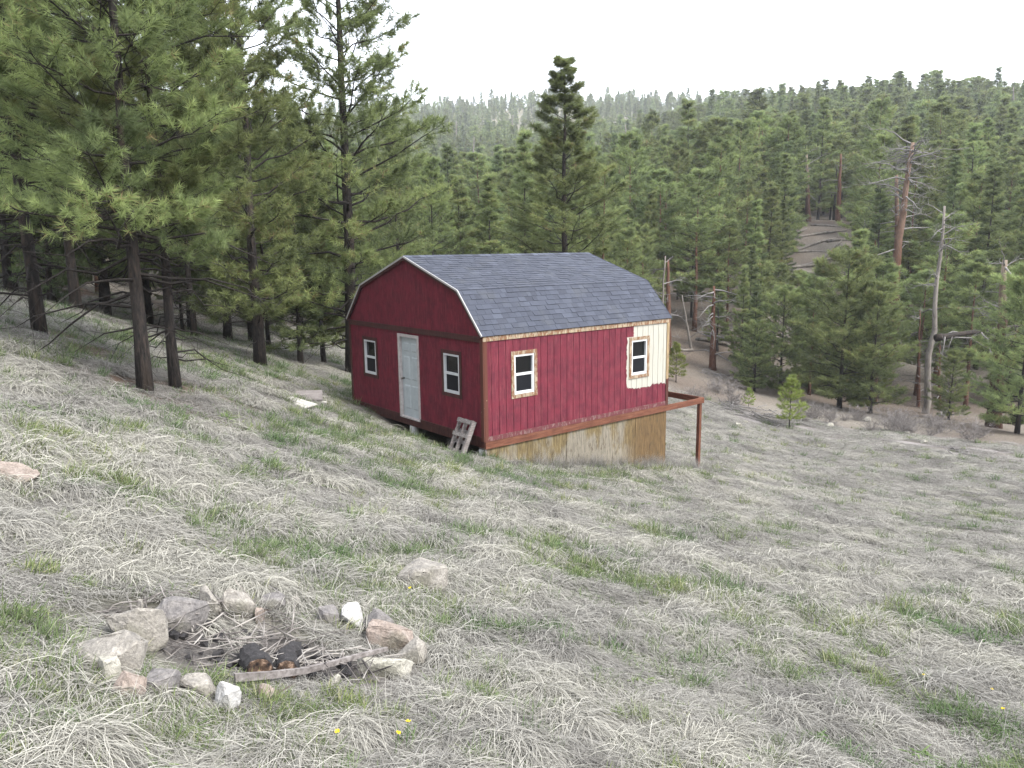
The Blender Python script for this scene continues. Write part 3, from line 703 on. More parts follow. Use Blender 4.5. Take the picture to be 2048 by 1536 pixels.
HERO = [variant('near_pine_a', M['bark'], M['needle'], seed=11, H=11, rad=3.1, base=.20, shape='pine', nb=82, ntw=17, ntf=4, k=32, ln=.175, wd=.0092, tspan=.55, spread=.95, r0=.118, dead=34, tb=.04, fat=.75),
        variant('near_pine_b', M['bark'], M['needle'], seed=12, H=11, rad=2.5, base=.26, shape='pine', nb=74, ntw=15, ntf=4, k=32, ln=.175, wd=.0092, tspan=.55, spread=.95, r0=.102, dead=46, tb=.0, fat=.75),
        variant('near_pine_c', M['bark'], M['needle'], seed=13, H=18, rad=3.9, base=.10, shape='pine', nb=104, ntw=18, ntf=4, k=18, ln=.23, wd=.021, tspan=.55, spread=1.1, r0=.22, dead=20, tb=.05, el=(-.05, .9), fat=.75),
        variant('near_pine_d', M['bark'], M['needle'], seed=14, H=17, rad=3.3, base=.08, shape='pine', nb=98, ntw=16, ntf=4, k=18, ln=.23, wd=.022, tspan=.55, spread=1.1, r0=.20, dead=12, tb=.05, el=(.0, .72), curl=.36, fat=.8, top_min=.05)]
MID = [variant('pine_a', M['bark'], M['needle'], seed=21, H=14, rad=2.6, base=.16, shape='pine', nb=54, ntw=9, ntf=4, k=10, ln=.36, wd=.045, r0=.15, dead=8, sides=4, tb=.06),
       variant('pine_b', M['bark_red'], M['needle'], seed=22, H=15, rad=3.2, base=.24, shape='round', nb=54, ntw=10, ntf=4, k=10, ln=.38, wd=.048, r0=.19, dead=8, sides=4, tb=.08),
       variant('pine_c', M['bark'], M['needle'], seed=23, H=13, rad=2.3, base=.08, shape='cone', nb=56, ntw=9, ntf=4, k=10, ln=.34, wd=.045, r0=.13, dead=4, sides=4, tb=.12),
       variant('pine_d', M['bark_red'], M['needle'], seed=24, H=15, rad=2.8, base=.34, shape='round', nb=46, ntw=10, ntf=4, k=10, ln=.40, wd=.048, r0=.18, dead=14, sides=4, tb=.02),
       variant('fir_a', M['bark'], M['needle_fir'], seed=25, H=15, rad=2.7, base=.05, shape='cone', nb=72, ntw=11, ntf=4, k=7, ln=.30, wd=.05, r0=.17, dead=0, sides=4, el=(-.3, .45), curl=.1),
       variant('fir_b', M['bark'], M['needle_fir'], seed=26, H=14, rad=2.3, base=.06, shape='cone', nb=68, ntw=10, ntf=4, k=7, ln=.30, wd=.05, r0=.15, dead=0, sides=4, el=(-.2, .5), curl=.12, tb=.1),
       variant('bushy_pine', M['bark'], M['needle'], seed=27, H=9, rad=3.0, base=.03, shape='round', nb=64, ntw=12, ntf=4, k=12, ln=.30, wd=.030, r0=.14, dead=0, sides=4, tb=.0)]
SAP = variant('sapling', M['bark'], M['needle_young'], seed=31, H=2.6, rad=1.0, base=.13, shape='pine', nb=30, ntw=6, ntf=3, k=16, ln=.17, wd=.014, r0=.035, sides=4, fat=.8)

TREES = []
def plant(v, x, y, H, rz, label, group=None, name='pine_tree', cat='pine tree', sx=1.0, branches=True, tilt=0.):
    s = H / v['H']
    root = empty(name, (x, y, hz(x, y)), (tilt, 0, rz)); root.scale = (s * sx, s * sx, s)
    tag(root, label, cat, group)
    link('trunk', v['trunk'], root)
    if branches: link('branches', v['limbs'], root)
    link('crown', v['crown'], root)
    TREES.append((x, y)); return root
def plant_px(v, px, Y, H, rz, label, group=None, py=700, **kw):
    p = at(px, py, Y); return plant(v, p[0], p[1], H, rz, label, group, **kw)
# the near pines left of the cabin
plant_px(HERO[0], 290, 12., 10.6, .3, 'tall pine with thick dark trunk and low boughs, in the reddish needle litter', py=783)
plant_px(HERO[1], 351, 13., 9.8, 2.0, 'slimmer pine close beside the thick dark trunk, bare dead twigs low on its stem', py=771)
plant_px(HERO[1], 79, 14., 12.5, 4.2, 'straight pine with orange-brown bark at its foot, alone uphill on the slope', py=661)
plant_px(HERO[3], 520, 22., 14., 1.1, 'pine standing between the twin trunks and the cabin, short bare stem', py=727)
plant_px(HERO[2], 703, 27.5, 18.5, .6, 'great pine behind the front corner of the cabin, its crown above the roof', py=690, sx=1.06)
plant_px(HERO[3], 1130, 37., 15.4, 2.6, 'spire-topped pine rising behind the cabin roof, open limbs against the far hill', py=690, sx=1.45)
plant_px(HERO[2], -60, 18., 17., 3.3, 'large pine at the top of the slope, uphill of the straight orange-footed pine', py=620)
g = 'pines in the stand left of the cabin'
for px, Y, H, v, rz in ((455, 30, 13.6, 3, 2), (505, 34, 13.4, 3, 4.4), (600, 38, 10, 0, 1), (560, 44, 12, 3, 3), (160, 24, 15, 0, 5), (215, 30, 17, 3, 2.2), (30, 27, 16, 1, .4),
                        (390, 27, 12.5, 1, 3.6), (300, 34, 16, 2, 1.3), (100, 38, 17, 0, 2.9), (640, 50, 11, 2, 5), (10, 45, 18, 3, 3), (420, 48, 12.5, 2, .2), (800, 46, 13, 3, 1), (870, 52, 12, 0, 2)):
    p = at(px, 680, Y); plant(HERO[v], p[0], p[1], H, rz, 'dark pine deep in the stand left of the cabin', g)
for k in range(84):
    px = rng.uniform(-250, 720); Y = rng.uniform(26, 70); p = at(px, 670, Y)
    if any(math.hypot(p[0] - a_, p[1] - b_) < 1.3 for a_, b_ in TREES): continue
    v = MID[rng.choice([0, 2, 3, 4, 5, 0])]; plant(v, p[0], p[1], min(rng.uniform(7, 15), 30 if px < 330 else .17 * Y + 4.), rng.uniform(0, 6.28), 'dark pine deep in the stand left of the cabin', g)
# slender bare stems under the stand
def snag(name, pts, rad, mat, nbr, blen, seed, label, group=None, curve=-.1, t0=.2, twigs=2, cat='dead tree', dense_top=False):
    """dead trunk along world points with broken limbs"""
    r = np.random.default_rng(seed); pts = np.array(pts, float); o0 = pts[0].copy(); q = pts - o0
    K = 10; tt = np.linspace(0, 1, len(q)); ts = np.linspace(0, 1, K); P = np.stack([np.interp(ts, tt, q[:, c_]) for c_ in range(3)], -1)
    H = np.linalg.norm(q[-1]); P[1:-1] += r.normal(0, .0035, (K - 2, 3)) * H * np.array([1, 1, 0])
    rr_ = rad * (1 - .72 * ts); rr_[0] *= 1.15
    root = empty(name, o0); tag(root, label, cat, group)
    v_, f_ = tubes(P[None], rr_[None], 12); link('trunk', mesh_np('snag_trunk', v_, f_, mat, True), root)
    if nbr:
        t = t0 + (1 - t0) * np.sort(r.uniform(0, 1, nbr)) ** (.28 if dense_top else .8); az = r.uniform(0, 6.28, nbr); L = blen * r.uniform(.25, 1.1, nbr)
        O = np.stack([np.interp(t, ts, P[:, c_]) for c_ in range(3)], -1); hd = np.stack([np.cos(az), np.sin(az), r.normal(.1, .3, nbr)], -1)
        s5 = np.linspace(0, 1, 5); B = O[:, None] + hd[:, None] * (L[:, None] * s5)[..., None]; B[..., 2] += curve * L[:, None] * s5 ** 2
        B[:, 1:] += np.cumsum(r.normal(0, .05, (nbr, 4, 3)), 1) * L[:, None, None]
        a_, b_ = tubes(B, (.018 + .016 * L)[:, None] * np.array([1.2, .9, .6, .4, .15]), 5, False); V = [a_]; F = [b_]; n0 = len(a_)
        if twigs:
            bp = B[:, 2:].reshape(-1, 3); bp = np.repeat(bp, twigs, 0); LL = np.repeat(np.repeat(L, 3), twigs); dd = unit(np.repeat(np.repeat(hd, 3, 0), twigs, 0) + r.normal(0, .7, bp.shape))
            SP = bp[:, None] + dd[:, None] * (LL[:, None] * .4 * np.linspace(0, 1, 3))[..., None]
            a_, b_ = tubes(SP, np.full((len(SP), 3), .014) * np.array([1, .7, .35]), 3, False); V.append(a_); F.append(b_ + n0)
        link('branches', mesh_np('snag_branches', np.concatenate(V), np.concatenate(F), M['twig_grey'], True), root)
    return root
def snag_px(px0, py0, px1, py1, Y, **kw):
    a_ = at(px0, py0, Y); a_[2] = min(hz(a_[0], a_[1]) - .3, a_[2]); b_ = at(px1, py1, Y); mid = kw.pop('mid', None)
    return snag(kw.pop('name', 'dead_tree'), [a_] + ([at(*mid, Y)] if mid else []) + [b_], **kw)
snag_px(1772, 775, 1826, 285, 62, mid=(1795, 500), rad=.48, mat=M['snag_orange'], nbr=80, blen=3.0, seed=1, label='tall orange-barked dead pine with a tangled bare crown', t0=.25, twigs=3, dense_top=True)
snag_px(1795, 770, 1793, 350, 64, rad=.40, mat=M['snag_orange'], nbr=22, blen=2.4, seed=2, label='second orange dead trunk close behind the one with the tangled bare crown', t0=.5)
snag_px(1846, 850, 1889, 412, 50, rad=.235, mat=M['snag_grey'], nbr=26, blen=1.8, seed=3, label='pale grey bare snag leaning slightly, beside the orange dead pines', t0=.35, curve=-.2)
snag_px(1986, 872, 2010, 520, 43, rad=.44, mat=M['snag_mixed'], nbr=26, blen=2.2, seed=4, label='thick dead trunk, red-brown at the foot and stripped pale above', t0=.4, curve=.1)
snag_px(1425, 745, 1428, 572, 57, rad=.30, mat=M['snag_orange'], nbr=26, blen=2.6, seed=5, label='short broken reddish snag with drooping grey limbs, below the cabin deck', t0=.2, curve=-.3)
snag_px(1384, 700, 1364, 590, 62, rad=.13, mat=M['snag_grey'], nbr=0, blen=.8, seed=6, label='thin leaning pale stem beside the short reddish snag')
snag_px(1318, 640, 1331, 512, 55, rad=.14, mat=M['snag_grey'], nbr=16, blen=1.6, seed=7, label='crooked grey dead tree right behind the cabin roof end', curve=.2)
snag_px(1338, 660, 1336, 520, 60, rad=.30, mat=M['snag_orange'], nbr=8, blen=1.5, seed=8, label='reddish broken trunk behind the cabin roof end')
snag_px(1836, 845, 1840, 620, 53, rad=.14, mat=M['snag_orange'], nbr=14, blen=1.4, seed=9, label='thin reddish dead stem between the orange dead pines and the grey snag')
snag_px(1877, 850, 1880, 690, 52, rad=.15, mat=M['snag_orange'], nbr=14, blen=1.4, seed=10, label='slim reddish dead stem under the tilted fallen log')
g = 'dead trunks standing on the far hillside'
for px, y0, y1, Y, rad, mt in ((1411, 440, 298, 112, .38, 'snag_orange'), (1617, 455, 302, 108, .42, 'snag_mixed'), (1674, 445, 312, 108, .40, 'snag_orange'), (1740, 420, 354, 118, .28, 'snag_grey'),
                              (916, 510, 455, 130, .3, 'snag_grey'), (972, 385, 330, 210, .4, 'snag_grey'), (998, 378, 332, 215, .4, 'snag_grey'), (1253, 330, 265, 260, .4, 'snag_grey'), (1288, 320, 262, 260, .4, 'snag_grey'),
                              (1533, 395, 350, 150, .3, 'snag_mixed'), (1840, 300, 255, 190, .35, 'snag_grey'), (2030, 235, 190, 230, .4, 'snag_grey'), (915, 290, 258, 330, .45, 'snag_grey'), (1020, 300, 245, 350, .45, 'snag_grey'), (1440, 240, 205, 260, .35, 'snag_grey'), (1320, 345, 290, 200, .35, 'snag_grey'), (1500, 330, 280, 170, .3, 'snag_grey'), (1775, 330, 280, 170, .3, 'snag_grey'), (1905, 330, 275, 165, .3, 'snag_grey'), (1960, 430, 380, 110, .24, 'snag_grey'), (1575, 500, 430, 90, .2, 'snag_grey'), (945, 330, 290, 280, .4, 'snag_grey'), (1190, 350, 300, 230, .36, 'snag_grey')):
    lab = {'snag_orange': 'orange-barked dead trunk standing among green pines on the far hillside', 'snag_mixed': 'dead trunk stripped to pale yellow wood on the far hillside', 'snag_grey': 'bare whitish dead stem among the pines far up the hillside'}[mt]
    snag_px(px, y0 + 12, px + rng.uniform(-5, 8), y1 - (16 if Y > 125 else 4), Y, rad=rad, mat=M[mt], nbr=16, blen=2.2, seed=int(px), label=lab, group=g + ' ' + mt, t0=.45)
# tilted fallen log at the right
lg = [at(1872, 676, 47), at(1950, 664, 47.5), at(2120, 640, 49)]
snag('fallen_log', lg, .21, M['bark'], 14, 2.2, 77, 'grey fallen log propped off the ground, dead limbs hanging below it', curve=-.9, t0=.1, cat='log')
# trees that can be told apart at the forest edge
E_ = [(6, 1682, 47, 9.3, .4, 'broad bushy green pine at the forest edge behind the meadow sapling', 'pine_tree'),
      (6, 1745, 46, 7.6, 2.1, 'bushy pine touching the broad one, in front of the orange dead pines', 'pine_tree'),
      (1, 1462, 84, 15.5, 1.1, 'round-crowned dense pine standing above the short reddish snag', 'pine_tree'),
      (3, 1346, 84, 13.5, 2.8, 'pine with a flat rounded head just above the cabin roof end', 'pine_tree'),
      (6, 2046, 40, 8.5, 1.5, 'dark green pine beside the thick red-footed dead trunk', 'pine_tree'),
      (4, 1950, 60, 15.5, .0, 'dark fir behind the tilted fallen log', 'fir_tree'), (4, 1880, 68, 14.5, 2.0, 'dark fir behind the grey leaning snag', 'fir_tree'),
      (6, 1510, 50, 4.5, .8, 'small green pine at the foot of the bare brown bank', 'pine_tree'), (6, 1562, 52, 7.0, 3, 'mid-sized pine left of the broad bushy one', 'pine_tree'), (2, 1480, 56, 8, 1, 'slender young pine on the bare brown bank', 'pine_tree'),
      (6, 1905, 47, 4.2, 2, 'low green pine beneath the tilted fallen log', 'pine_tree'), (6, 1640, 54, 8.5, 4, 'pine half hidden behind the broad bushy one', 'pine_tree')]
for v, px, Y, H, rz, lab, nm in E_:
    p = at(px, 750, Y); plant(MID[v], p[0], p[1], H, rz, lab, None, nm, nm.replace('_', ' '), sx=1.1 if v == 6 else 1.0)
p = cast(1578, 856); plant(SAP, p[0], p[1], 2.55, .5, 'bright green pine sapling alone at the edge of the meadow', None, 'pine_sapling', 'sapling')
for px, py, H, lab in ((1497, 815, 1.1, 'tiny yellow-green pine seedling on the brush-strewn bank'), (1352, 765, 2.3, 'thin pale sapling behind the cabin deck frame'), (1755, 790, 2.6, 'sapling in the shade under the bushy pines')):
    p = cast(px, py); plant(SAP, p[0], p[1], H, px * .1, lab, None, 'pine_sapling', 'sapling')
# hillside forest: sampled over the slope; the largest in the picture are single trees, the rest one mass
PROT = [(1790, 62, 780), (1865, 50, 850), (2000, 43, 860), (1426, 57, 745), (1617, 108, 455), (1674, 108, 445), (1330, 60, 660), (1375, 62, 700)]
def clear(px, py): return (1580 < px < 1690 and 440 < py < 515) or (1290 < px < 1410 and 665 < py < 790) or py > 840
cand = []
tries = 0
grid = {}
while tries < 60000:
    tries += 1
    u = rng.uniform(); Y = 52 * (760 / 52) ** (u ** .8); px = rng.uniform(-420, 2400)
    if px < 640 and Y < 75: continue
    x = (px - 1024) / F_PX * Y; y = Y
    sp = 2.5 + .006 * Y + (2.0 if px < 700 else 0)
    key = (int(x // sp), int(y // sp))
    cand.append((x, y, px, sp))
cx = np.array([c_[0] for c_ in cand]); cy = np.array([c_[1] for c_ in cand]); czz = height(cx, cy)
occ = {}; keep = []
for i_, (x, y, px, sp) in enumerate(cand):
    P_ = np.array([x, y, czz[i_]]); a_, b_, w_ = pix(P_)
    if clear(a_, b_) and rng.uniform() > .4: continue
    if y < 62 and rng.uniform() < .25: continue
    if any(abs(a_ - q0) < (10 + 2700 / y if q1 > 90 else 12 + 1300 / y) and y < q1 + 3 and y > q1 * (.58 if q1 > 90 else .85) for q0, q1, q2 in PROT): continue
    if y > 420 and fbm(x / 60, y / 60, 101) < .33: continue
    cell = 4.0; kx, ky = int(x // cell), int(y // cell); ok = True
    for ddx in range(-2, 3):
        for ddy in range(-2, 3):
            for (ox, oy) in occ.get((kx + ddx, ky + ddy), ()):
                if (ox - x) ** 2 + (oy - y) ** 2 < sp * sp: ok = False; break
    if not ok: continue
    if any((tx - x) ** 2 + (ty - y) ** 2 < 3 for tx, ty in TREES): continue
    occ.setdefault((kx, ky), []).append((x, y)); Hh = float(np.clip(rng.normal(9.5 if y < 90 else 11.5 if y < 150 else 10.0, 2.6), 4.5, 17.5)); keep.append((x, y, czz[i_], Hh, a_, b_))
keep.sort(key=lambda k_: -k_[3] / k_[1] * (1. if -40 < k_[4] < 2090 and k_[4] > 560 else .2))
NSING = 190
labs = {0: ('pine_tree', 'green pine among the dense forest on the far hillside'), 4: ('fir_tree', 'dark pointed fir among the pines on the far hillside')}
for (x, y, z, Hh, a_, b_) in keep[:NSING]:
    v = int(rng.choice([0, 0, 1, 1, 2, 2, 3, 4, 5]))
    nm, lb = labs[4 if v in (4, 5) else 0]
    plant(MID[v], x, y, Hh, rng.uniform(0, 6.28), lb, ('firs' if v in (4, 5) else 'pines') + ' of the far hillside forest', nm, nm.replace('_', ' '), sx=rng.uniform(.95, 1.4), branches=y < 95)
FAR = []
for k_, (sh, bs, rd, nd) in enumerate((('pine', .25, 2.3, 'needle'), ('cone', .08, 1.9, 'needle_fir'), ('round', .35, 2.4, 'needle'), ('cone', .12, 1.8, 'needle'), ('pine', .18, 2.1, 'needle'))):
    g_ = pine(seed=200 + k_, H=12, rad=rd, base=bs, shape=sh, nb=40, ntw=6, ntf=3, k=6, ln=.55, wd=.11, r0=.16, sides=3, tb=.05, top_min=.18)
    tv, tf = g_['trunk']; nv, nf, ntt = g_['needles']
    me = mesh_np('far_pine', np.concatenate([tv, nv]), [tf, nf + len(tv)], [M['bark'], M[nd]], False, {'tint': np.concatenate([np.zeros(len(tv)), ntt])})
    mi = np.concatenate([np.zeros(len(tf), np.int32), np.ones(len(nf), np.int32)]); me.polygons.foreach_set('material_index', mi); FAR.append(me)
_coll = {}
def scatter(name, meshes, pts, rot, scl, idx, tint, label, cat=None):
    """one object whose geometry nodes put an instance of one of the meshes on each point"""
    me = bpy.data.meshes.new(name); n_ = len(pts); me.vertices.add(n_); me.vertices.foreach_set('co', np.asarray(pts, np.float32).ravel())
    def at_(nm, typ, key, val): me.attributes.new(nm, typ, 'POINT').data.foreach_set(key, val)
    at_('rot', 'FLOAT_VECTOR', 'vector', np.asarray(rot, np.float32).ravel()); 
    s3 = np.asarray(scl, np.float32); s3 = np.repeat(s3[:, None], 3, 1) if s3.ndim == 1 else s3
    at_('scl', 'FLOAT_VECTOR', 'vector', s3.ravel()); at_('idx', 'INT', 'value', np.asarray(idx, np.int32)); at_('tint', 'FLOAT', 'value', np.asarray(tint, np.float32))
    o = link(name, me); tag(o, label, cat, kind='stuff')
    coll = bpy.data.collections.new(name + '_pieces')
    for q, m_ in enumerate(meshes): coll.objects.link(bpy.data.objects.new('%s_piece_%02d' % (name, q), m_))
    ng = bpy.data.node_groups.new(name + '_scatter', 'GeometryNodeTree'); ng.interface.new_socket('Geometry', in_out='INPUT', socket_type='NodeSocketGeometry'); ng.interface.new_socket('Geometry', in_out='OUTPUT', socket_type='NodeSocketGeometry')
    N_ = ng.nodes; gi = N_.new('NodeGroupInput'); go = N_.new('NodeGroupOutput'); ip = N_.new('GeometryNodeInstanceOnPoints'); ci = N_.new('GeometryNodeCollectionInfo')
    ci.inputs['Collection'].default_value = coll; ci.inputs['Separate Children'].default_value = True; ci.inputs['Reset Children'].default_value = True
    def na(nm, typ):
        q = N_.new('GeometryNodeInputNamedAttribute'); q.data_type = typ; q.inputs['Name'].default_value = nm; return q.outputs['Attribute']
    Lk = ng.links.new; Lk(gi.outputs[0], ip.inputs['Points']); Lk(ci.outputs[0], ip.inputs['Instance']); ip.inputs['Pick Instance'].default_value = True
    Lk(na('idx', 'INT'), ip.inputs['Instance Index']); Lk(na('rot', 'FLOAT_VECTOR'), ip.inputs['Rotation']); Lk(na('scl', 'FLOAT_VECTOR'), ip.inputs['Scale']); Lk(ip.outputs[0], go.inputs[0])
    md = o.modifiers.new('scatter', 'NODES'); md.node_group = ng
    return o
rest = np.array([k_[:4] for k_ in keep[NSING:]]); nr = len(rest)
sc_ = np.stack([rest[:, 3] / 12 * rng.uniform(1.05, 1.6, nr)] * 2 + [rest[:, 3] / 12], -1)
scatter('distant_forest', FAR, rest[:, :3], np.stack([np.zeros(nr), np.zeros(nr), rng.uniform(0, 6.28, nr)], -1), sc_, rng.integers(0, len(FAR), nr), rng.uniform(0, 1, nr), 'dense green pine forest covering the hills up to the skyline', 'forest')

# ------------------------------------------------------------------ rocks and the fire ring
def rock_mesh(name, seed, sx, sy, sz, mat, angular=1.0):
    r = np.random.default_rng(seed); bm = bmesh.new()
    for k in range(15):
        d = unit(r.normal(size=3)); d *= r.uniform(.82, 1.08); d = np.sign(d) * np.abs(d) ** (.75 if angular > .5 else .95); bm.verts.new(d)
    bmesh.ops.convex_hull(bm, input=bm.verts)
    for v_ in [v_ for v_ in bm.verts if not v_.link_faces]: bm.verts.remove(v_)
    bmesh.ops.bevel(bm, geom=list(bm.edges), offset=.07, segments=1, affect='EDGES', profile=.6)
    bmesh.ops.triangulate(bm, faces=list(bm.faces))
    bmesh.ops.subdivide_edges(bm, edges=[e for e in bm.edges if e.calc_length() > .25], cuts=1, use_grid_fill=True)
    bmesh.ops.triangulate(bm, faces=list(bm.faces))
    for v_ in bm.verts: v_.co += Vector(r.normal(0, .022, 3))
    mn = Vector([min(v_.co[i] for v_ in bm.verts) for i in range(3)]); mx = Vector([max(v_.co[i] for v_ in bm.verts) for i in range(3)])
    for v_ in bm.verts:
        for i, s_ in enumerate((sx, sy, sz)): v_.co[i] = ((v_.co[i] - mn[i]) / (mx[i] - mn[i]) - .5) * s_
    me = bpy.data.meshes.new(name); bm.to_mesh(me); bm.free(); me.materials.append(mat)
    me.polygons.foreach_set('use_smooth', np.zeros(len(me.polygons), bool)); return me
RG = 'stones of the fire ring'
def rock(px0, px1, py0, py1, mat, label, seed, group=None, depth=.85, rz=None, bury=.35, hs=1.0):
    pc = cast((px0 + px1) / 2, py1 - .12 * (py1 - py0)); Y = pc @ FWD
    wx = (px1 - px0) / F_PX * Y * 1.06; hh = (py1 - py0) / F_PX * Y * 1.05 * hs; dy = wx * depth
    p = pc + np.array([0, dy * .34, 0]); z = hz(pc[0], pc[1])
    hgt = max(.09, hh * .9 + .015) + (.008 if py0 > 1325 else 0)
    o = link('rock', rock_mesh('rock', seed, wx, dy, hgt * (1 + bury), M[mat], 1), None, (p[0], p[1], z + hgt * (1 + bury) / 2 - hgt * bury), (0, 0, rz if rz is not None else (seed * 1.7) % .5 - .25))
    tag(o, label, 'rock', group); return o
rocks = [(126, 267, 1289, 1359, 'rock', 'broad flat-topped grey block at the outer left end of the fire ring'),
 (209, 319, 1224, 1302, 'rock', 'big wedge-faced stone in the fire ring with straw hanging over its top'),
 (308, 403, 1212, 1276, 'rock_dark', 'long sloping dark grey stone of the fire ring with pale lichen'),
 (390, 444, 1186, 1237, 'rock', 'narrow upright grey stone squeezed between two larger ones in the fire ring'),
 (440, 516, 1170, 1245, 'rock', 'blocky cube-like stone, the tallest at the back of the fire ring'),
 (517, 572, 1182, 1228, 'rock_dark', 'low rounded grey stone right of the tall block in the fire ring'),
 (572, 602, 1198, 1224, 'rock', 'small grey stone at the back of the fire ring'),
 (508, 541, 1221, 1253, 'rock_red', 'little reddish stone lying inside the fire ring'),
 (634, 678, 1222, 1257, 'rock_dark', 'dark stone beside the white one in the fire ring'),
 (674, 724, 1221, 1264, 'rock_white', 'bleached white stone standing at the back of the fire ring'),
 (722, 784, 1234, 1278, 'rock_dark', 'dark low slab between the white stone and the orange-brown one'),
 (732, 830, 1256, 1308, 'rock_red', 'orange-brown angular slab tilted outward on the fire ring'),
 (778, 851, 1291, 1334, 'rock', 'grey stone just outside the orange-brown slab'),
 (716, 818, 1322, 1356, 'rock_pale', 'pale flat slab under the end of the curved strip'),
 (648, 689, 1353, 1382, 'rock_pale', 'small pale stone resting against the curved strip'),
 (502, 590, 1380, 1412, 'rock_red', 'flat pinkish slab in front of the charred logs'),
 (425, 477, 1375, 1432, 'rock_white', 'bright white quartz lump at the front of the fire ring'),
 (357, 421, 1368, 1409, 'rock', 'grey stone beside the white quartz lump'),
 (280, 346, 1366, 1404, 'rock_dark', 'low mottled stone half sunk in grass beside the reddish one'),
 (220, 282, 1362, 1410, 'rock_red', 'reddish stone at the front of the fire ring'),
 (183, 238, 1331, 1382, 'rock_pale', 'greenish pale stone leaning on the broad flat-topped block')]
for k, (a_, b_, c_, d_, m_, lb) in enumerate(rocks): rock(a_, b_, c_, d_, m_, lb, 300 + k, RG, depth=.62 if (b_ - a_) > 70 else .8)
rock(792, 887, 1140, 1193, 'rock', 'rounded boulder sitting alone in the grass beyond the fire ring', 330)
rock(-45, 54, 934, 972, 'rock_red', 'flat pinkish boulder half sunk in the slope uphill of the fire ring', 331, bury=1.6, hs=.8)
rock(268, 300, 1205, 1228, 'rock', 'grass-covered small stone outside the ring behind the sloping dark one', 332)
for k, (px, py, w_) in enumerate(((1478, 855, 16), (1662, 855, 14), (1735, 845, 18), (1490, 848, 12), (1850, 888, 12), (1815, 870, 10))):
    rock(px - w_ / 2, px + w_ / 2, py - w_ * .55, py, 'rock_pale', 'pale stone lying on the bank beside the wheel ruts', 340 + k, 'pale stones along the bank')
# charred logs
def log_px(pa, pb, rad, label, seed):
    a_, b_ = cast(*pa), cast(*pb); a_[2] = hz(a_[0], a_[1]) + rad * .8; b_[2] = hz(b_[0], b_[1]) + rad * .9
    r = np.random.default_rng(seed); c_ = a_; q = b_ - a_
    root = empty('charred_log', c_); tag(root, label, 'log', 'charred logs in the fire ring')
    P = np.array([q * t for t in np.linspace(.02, 1, 6)]); P[1:-1] += r.normal(0, .012, (4, 3))
    b = MB(); b.tube(P, rad * np.array([1.0, 1.05, .95, 1.0, .85, .6]) , 12); V = b.V[0]; V += r.normal(0, rad * .05, V.shape); b.build('log_body', M['char'], root)
    b = MB(); u_ = unit(q); b.tube([-u_ * .004 + q * .02, -u_ * .022 + q * .02, -u_ * .03 + q * .02], [rad * .97, rad * .93, rad * .7], 12); b.V[0] += r.normal(0, .004, b.V[0].shape); b.build('burnt_end', M['logend'], root)
log_px((520, 1362), (497, 1322), .070, 'blackened short log with a tan burnt end, lying toward the tall ring stone', 1)
log_px((574, 1362), (590, 1310), .062, 'charred log with a pale burnt end beside the other blackened log', 2)
# curved strip across the front of the ring
sp = [cast(*q) for q in ((468, 1378), (540, 1376), (610, 1370), (660, 1360), (720, 1345), (775, 1334))]
b = MB(); W_ = []
for k, p in enumerate(sp): W_.append(p + np.array([0, .02, .05 + .012 * k]))
W_ = np.array(W_); t_ = np.gradient(W_, axis=0); t_ = unit(t_); sd = unit(np.cross(t_, [0, 0, 1.]))
V = []; 
for k in range(len(W_)):
    hw = .022 * (1 - .10 * k); th_ = .009
    V += [W_[k] - sd[k] * th_ - [0, 0, hw], W_[k] + sd[k] * th_ - [0, 0, hw], W_[k] + sd[k] * th_ + [0, 0, hw], W_[k] - sd[k] * th_ + [0, 0, hw]]
F = []
for k in range(len(W_) - 1):
    for e in range(4): F.append([4 * k + e, 4 * k + (e + 1) % 4, 4 * k + 4 + (e + 1) % 4, 4 * k + 4 + e])
F += [[0, 3, 2, 1], [4 * len(W_) - 4, 4 * len(W_) - 3, 4 * len(W_) - 2, 4 * len(W_) - 1]]
o = link('curved_strip', mesh_np('curved_strip', V, np.array(F), M['wood_grey'])); tag(o, 'long weathered grey strip bowed across the front of the fire ring', 'strip')
# twigs and dead stems in the pit
r = np.random.default_rng(5); m_ = 230; ang = r.uniform(0, 6.28, m_); rad_ = np.sqrt(r.uniform(0, 1, m_)); x_ = PIT[0] + np.cos(ang) * rad_ * .80 + .05; y_ = PIT[1] + np.sin(ang) * rad_ * .45 + .05
h_ = r.uniform(0, 6.28, m_); l_ = r.uniform(.08, .34, m_); s_ = np.linspace(-.5, .5, 4); z0 = height(x_, y_)
TPp = np.stack([x_[:, None] + np.cos(h_)[:, None] * l_[:, None] * s_, y_[:, None] + np.sin(h_)[:, None] * l_[:, None] * s_, z0[:, None] + r.uniform(.01, .09, (m_, 1)) + r.normal(0, .15, (m_, 1)) * l_[:, None] * s_ + r.normal(0, .008, (m_, 4))], -1)
V, F = tubes(TPp, r.uniform(.0018, .0055, (m_, 1)) * np.array([1, .95, .8, .5]), 5)
n = NT('mixed_twigs'); a = n.noise(n.coord(), 3.5, 2); M['pit_twig'] = n.pbr(n.ramp(a, [(.33, (.05, .045, .045)), (.47, (.20, .18, .17)), (.62, (.42, .39, .36))]), .9, None, .1)
o = link('twig_litter', mesh_np('twig_litter', V, F, M['pit_twig'], True)); tag(o, 'tangle of dead twigs and ash inside the fire ring', 'twigs', kind='stuff')
